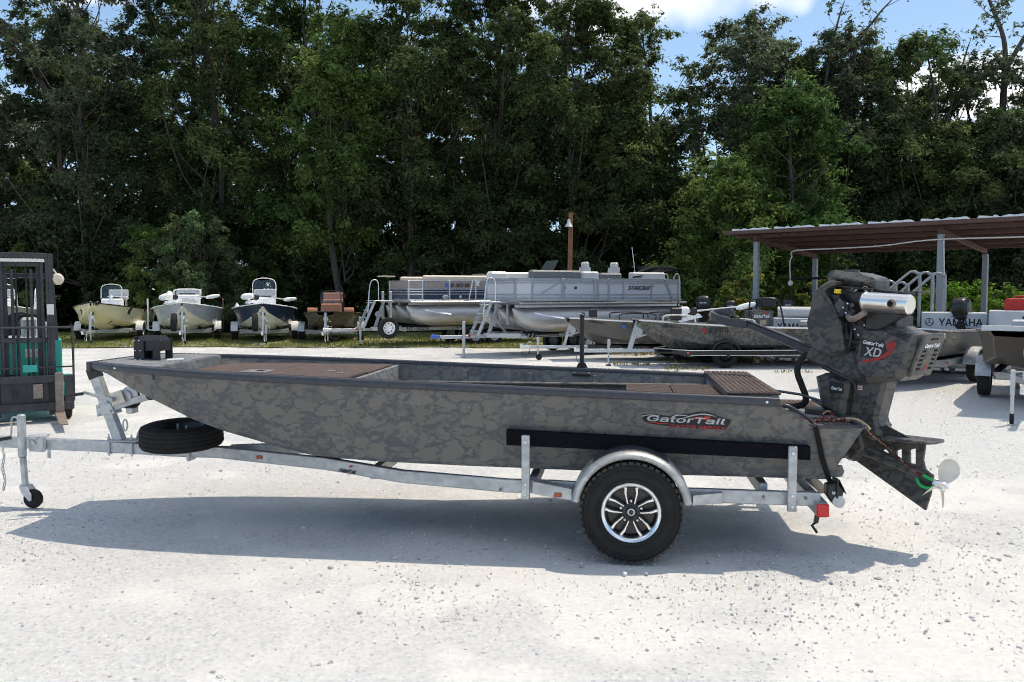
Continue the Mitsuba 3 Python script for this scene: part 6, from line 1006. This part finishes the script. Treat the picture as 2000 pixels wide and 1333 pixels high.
# dock ladders standing in a row
for i, (X, Y, zt, s) in enumerate(((8.75, 21.2, 2.10, .50), (9.0, 21.1, 2.12, .55), (9.25, 21.0, 2.14, .52), (9.5, 20.9, 2.10, .5), (9.72, 20.8, 2.36, .78), (9.98, 20.7, 2.34, .74), (10.22, 20.6, 2.32, .74))):
    setm(head((X, Y), (-.93, .36))); t = thing('dock_ladder', ['leftmost short arched aluminium dock ladder under the carport', 'second short arched dock ladder from the left under the carport', 'third short arched dock ladder from the left under the carport', 'short arched dock ladder in front of the tall ones under the carport', 'leftmost of the three tall arched dock ladders', 'middle one of the three tall arched dock ladders', 'tall arched dock ladder nearest the carport post'][i], 'ladder', 'aluminium dock ladders under the carport')
    for y in (-.22, .22): put('rail', tube(smooth_path([(0, y, 0), (0, y, zt - .25), (.05, y, zt - .06), (.16, y, zt), (.27, y, zt - .06), (.27 + s * .5, y, zt - .42), (.27 + s, y, zt - .85)], 4), .024, 8), 'm_fence_grey', 50, t)
    for z in (.25, .55, .85, 1.15): put('rung', tube([(0, -.22, z), (0, .22, z)], .02, 6), 'm_fence_grey', 40, t)
    put('strut', tube([(.27 + s, -.22, zt - .85), (.27 + s, .22, zt - .85)], .02, 6), 'm_fence_grey', 40, t)

# ---------------------------------------------------------------- forklift
setm(head((-7.1, 12.62), (.50, -.865))); t = thing('forklift', 'teal forklift with a black mast and forks lowered near the ground at the left edge', 'forklift')
for s in (-1, 1):
    put('mast_rail', cat(box(.18, .33, s * .30, s * .335, .10, 2.42, .004), box(.18, .20, s * .335, s * .40, .10, 2.42, .004), box(.31, .33, s * .335, s * .40, .10, 2.42, .004)), 'm_mast', 35, t)
    put('mast_rail__inner', cat(box(.20, .31, s * .235, s * .275, .16, 2.30, .004), box(.20, .215, s * .18, s * .24, .16, 2.30, .003)), 'm_mast', 35, t)
    put('lift_cylinder', cat(cyl((.16, s * .25, .2), (.16, s * .25, 1.5), .038, 12), cyl((.16, s * .25, 1.5), (.16, s * .25, 2.2), .022, 10)), 'm_black', 40, t)
    put('fork', cat(box(.43, .48, s * .43 - .055, s * .43 + .055, .11, .72, .006), convex([(.43, s * .43 + a, z) for a in (-.065, .065) for z in (.10, .15)] + [(1.50, s * .43 + a, z) for a in (-.05, .05) for z in (.10, .115)])), 'm_fork' if s > 0 else 'm_rust', 25, t)
    k = steel_wheel(t, (-.02, s * .50, .30), (0, s, 0), .30, .22, .17, 26, 'm_offwhite', 6); k = steel_wheel(t, (-1.45, s * .42, .24), (0, s, 0), .24, .18, .13, 22, 'm_offwhite', 5)
    put('guard_post', beam((-.05, s * .44, 1.0), (-.22, s * .40, 2.10), .05, .06, (1, 0, 0)), 'm_mast', 30, t); put('guard_post', beam((-1.55, s * .44, 1.1), (-1.40, s * .40, 2.10), .05, .06, (1, 0, 0)), 'm_mast', 30, t)
    put('headlight', cat(lathe([(0, .04), (.06, .035), (.085, 0), (.07, -.05), (0, -.07)], (.30, s * .455, 2.06), (1, 0, 0), 18), tube([(.25, s * .455, 2.12), (.22, s * .40, 2.2)], .015, 6)), 'm_cushion_tan', 40, t)
    put('mudguard', loft([[(-.02 + q * math.cos(a), y, .30 + q * math.sin(a)) for q, y in ((.36, s * .38), (.36, s * .62), (.33, s * .62), (.33, s * .38))] for a in np.linspace(.2, 2.9, 10)]), 'm_teal', 35, t)
for b_ in (box(.16, .34, -.33, .33, 2.36, 2.43, .005), box(.19, .28, -.28, .28, 2.24, 2.30, .005), box(.18, .30, -.3, .3, 1.15, 1.22, .005)): put('mast_crossbar', b_, 'm_mast', 35, t)
put('mast_crossbar__painted_highlight', box(.345, .35, -.29, .29, 2.30, 2.345, .001), 'm_offwhite', 35, t)  # off-white strip added as a painted highlight along the top bars
put('carriage', cat(box(.345, .42, -.60, .60, .58, .68, .005), box(.345, .42, -.60, .60, .18, .29, .005), box(.36, .41, -.62, -.50, .18, .68), box(.36, .41, .50, .62, .18, .68), box(.33, .36, -.3, .3, .22, .64)), 'm_mast', 35, t)
for i in range(1): put('carriage__hose', tube(smooth_path([(.44, -.14 + .09 * i, .50), (.47, -.13 + .09 * i, .38), (.46, -.09 + .09 * i, .36), (.43, -.08 + .09 * i, .50)], 4), .012, 6), 'm_black', 40, t)
put('carriage__valve', box(.40, .44, .10, .22, .36, .56), 'm_fork', 40, t)
for y in (-.12, .12): put('mast_chain', box(.24, .262, y - .02, y + .02, .35, 2.2, .002), 'm_mast', 35, t)
for y in (-.07, .06): put('mast_hose', tube(smooth_path([(.30, y, .40), (.30, y, 1.2), (.29, y, 2.0), (.24, y, 2.22), (.20, y, 2.0), (.19, y, 1.1)], 4), .013, 6), 'm_black', 40, t)
put('mast_rail__label', box(.331, .334, .305, .395, 1.55, 1.70, .001), 'm_offwhite', 35, t)
put('backrest', cat(tube(smooth_path([(.40, .62, .30), (.40, .62, 1.30), (.40, .58, 1.36), (.40, .50, 1.37), (.40, -.50, 1.37), (.40, -.58, 1.36), (.40, -.62, 1.30), (.40, -.62, .30)], 3), .016, 8), *[tube([(.40, y, .66), (.40, y, 1.36)], .009, 6) for y in (-.35, -.05, .25)], tube([(.40, -.62, .80), (.40, .62, .80)], .012, 6)), 'm_mast', 40, t)
put('body', cat(convex([(a, b, c) for a, b, c in ((.02, -.48, .35), (.02, .48, .35), (-.02, -.50, 1.16), (-.02, .50, 1.16), (-.35, -.50, 1.18), (-.35, .50, 1.18), (-.40, -.52, .30), (-.40, .52, .30))]), convex([(a, b * s, c) for s in (-1, 1) for a, b, c in ((-.75, .52, .25), (-.75, .52, .95), (-1.6, .52, 1.05), (-1.85, .46, .95), (-1.9, .48, .35), (-1.7, .52, .25))]), box(-.80, -.38, -.50, .50, .28, .45, .02)), 'm_teal', 25, t)
put('body__plate', cat(box(.008, .02, .02, .26, .92, 1.04, .002)), 'm_offwhite', 30, t); put('body__badge', box(.42, .425, -.02, .16, .74, .84, .001), 'm_teal', 30, t); put('body__vent', cat(*[box(.014, .022, -.42, -.1, .46 + .05 * i, .48 + .05 * i, .001) for i in range(5)]), 'm_black', 30, t)
put('dashboard', cat(convex([(a, b, c) for a, b, c in ((-.05, -.40, 1.16), (-.05, .40, 1.16), (-.28, -.40, 1.16), (-.28, .40, 1.16), (-.12, -.34, 1.24), (-.12, .34, 1.24), (-.26, -.34, 1.22), (-.26, .34, 1.22))]), box(-.30, -.10, -.02, .20, 1.02, 1.50, .03)), 'm_cushion', 30, t)
put('steering_wheel', cat(loop_tube([(-.42 + .075 * math.sin(a), -.02 + .19 * math.cos(a), 1.46 + .10 * math.sin(a)) for a in np.arange(0, 6.28, .35)], .016, 8), tube([(-.42, -.21, 1.46), (-.42, .17, 1.46)], .012, 6), tube([(-.42, -.02, 1.46), (-.28, -.02, 1.15)], .025, 8)), 'm_black', 40, t)
put('seat', cat(box(-1.15, -.70, -.25, .25, .98, 1.10, .04), convex([(a, b, c) for a in (-1.12, -1.22) for b in (-.23, .23) for c in (1.08, 1.52)])), 'm_black', 30, t)
put('overhead_guard', cat(*[beam((-.20, y, 2.12), (-1.42, y, 2.12), .035, .04) for y in np.linspace(-.38, .38, 7)], beam((-.22, -.43, 2.12), (-.22, .43, 2.12), .06, .06), beam((-1.40, -.43, 2.12), (-1.40, .43, 2.12), .06, .06)), 'm_mast', 30, t)
put('tank', cat(cyl((-1.35, -.38, 1.25), (-1.35, .38, 1.25), .15, 18)), 'm_hull_grey', 40, t); put('lever', cat(*[tube([(-.30, .22 + .05 * i, 1.05), (-.36, .22 + .05 * i, 1.30)], .008, 6) for i in range(3)]), 'm_black', 40, t)
setm(head((-7.1, 12.62), (.50, -.865))); t = thing('fork_chain', 'rusty chain and hook hanging over the left fork of the forklift', 'chain'); put('chain', cat(*[loop_tube([(.50 + .022 * math.cos(a) * (i % 2), -.43 + .022 * math.cos(a) * (1 - i % 2) + .02 * math.sin(i), .70 - .045 * i + .03 * math.sin(a)) for a in np.arange(0, 6.2, .7)], .007, 5) for i in range(11)]), 'm_rust', 40, t)
setm(np.eye(4))
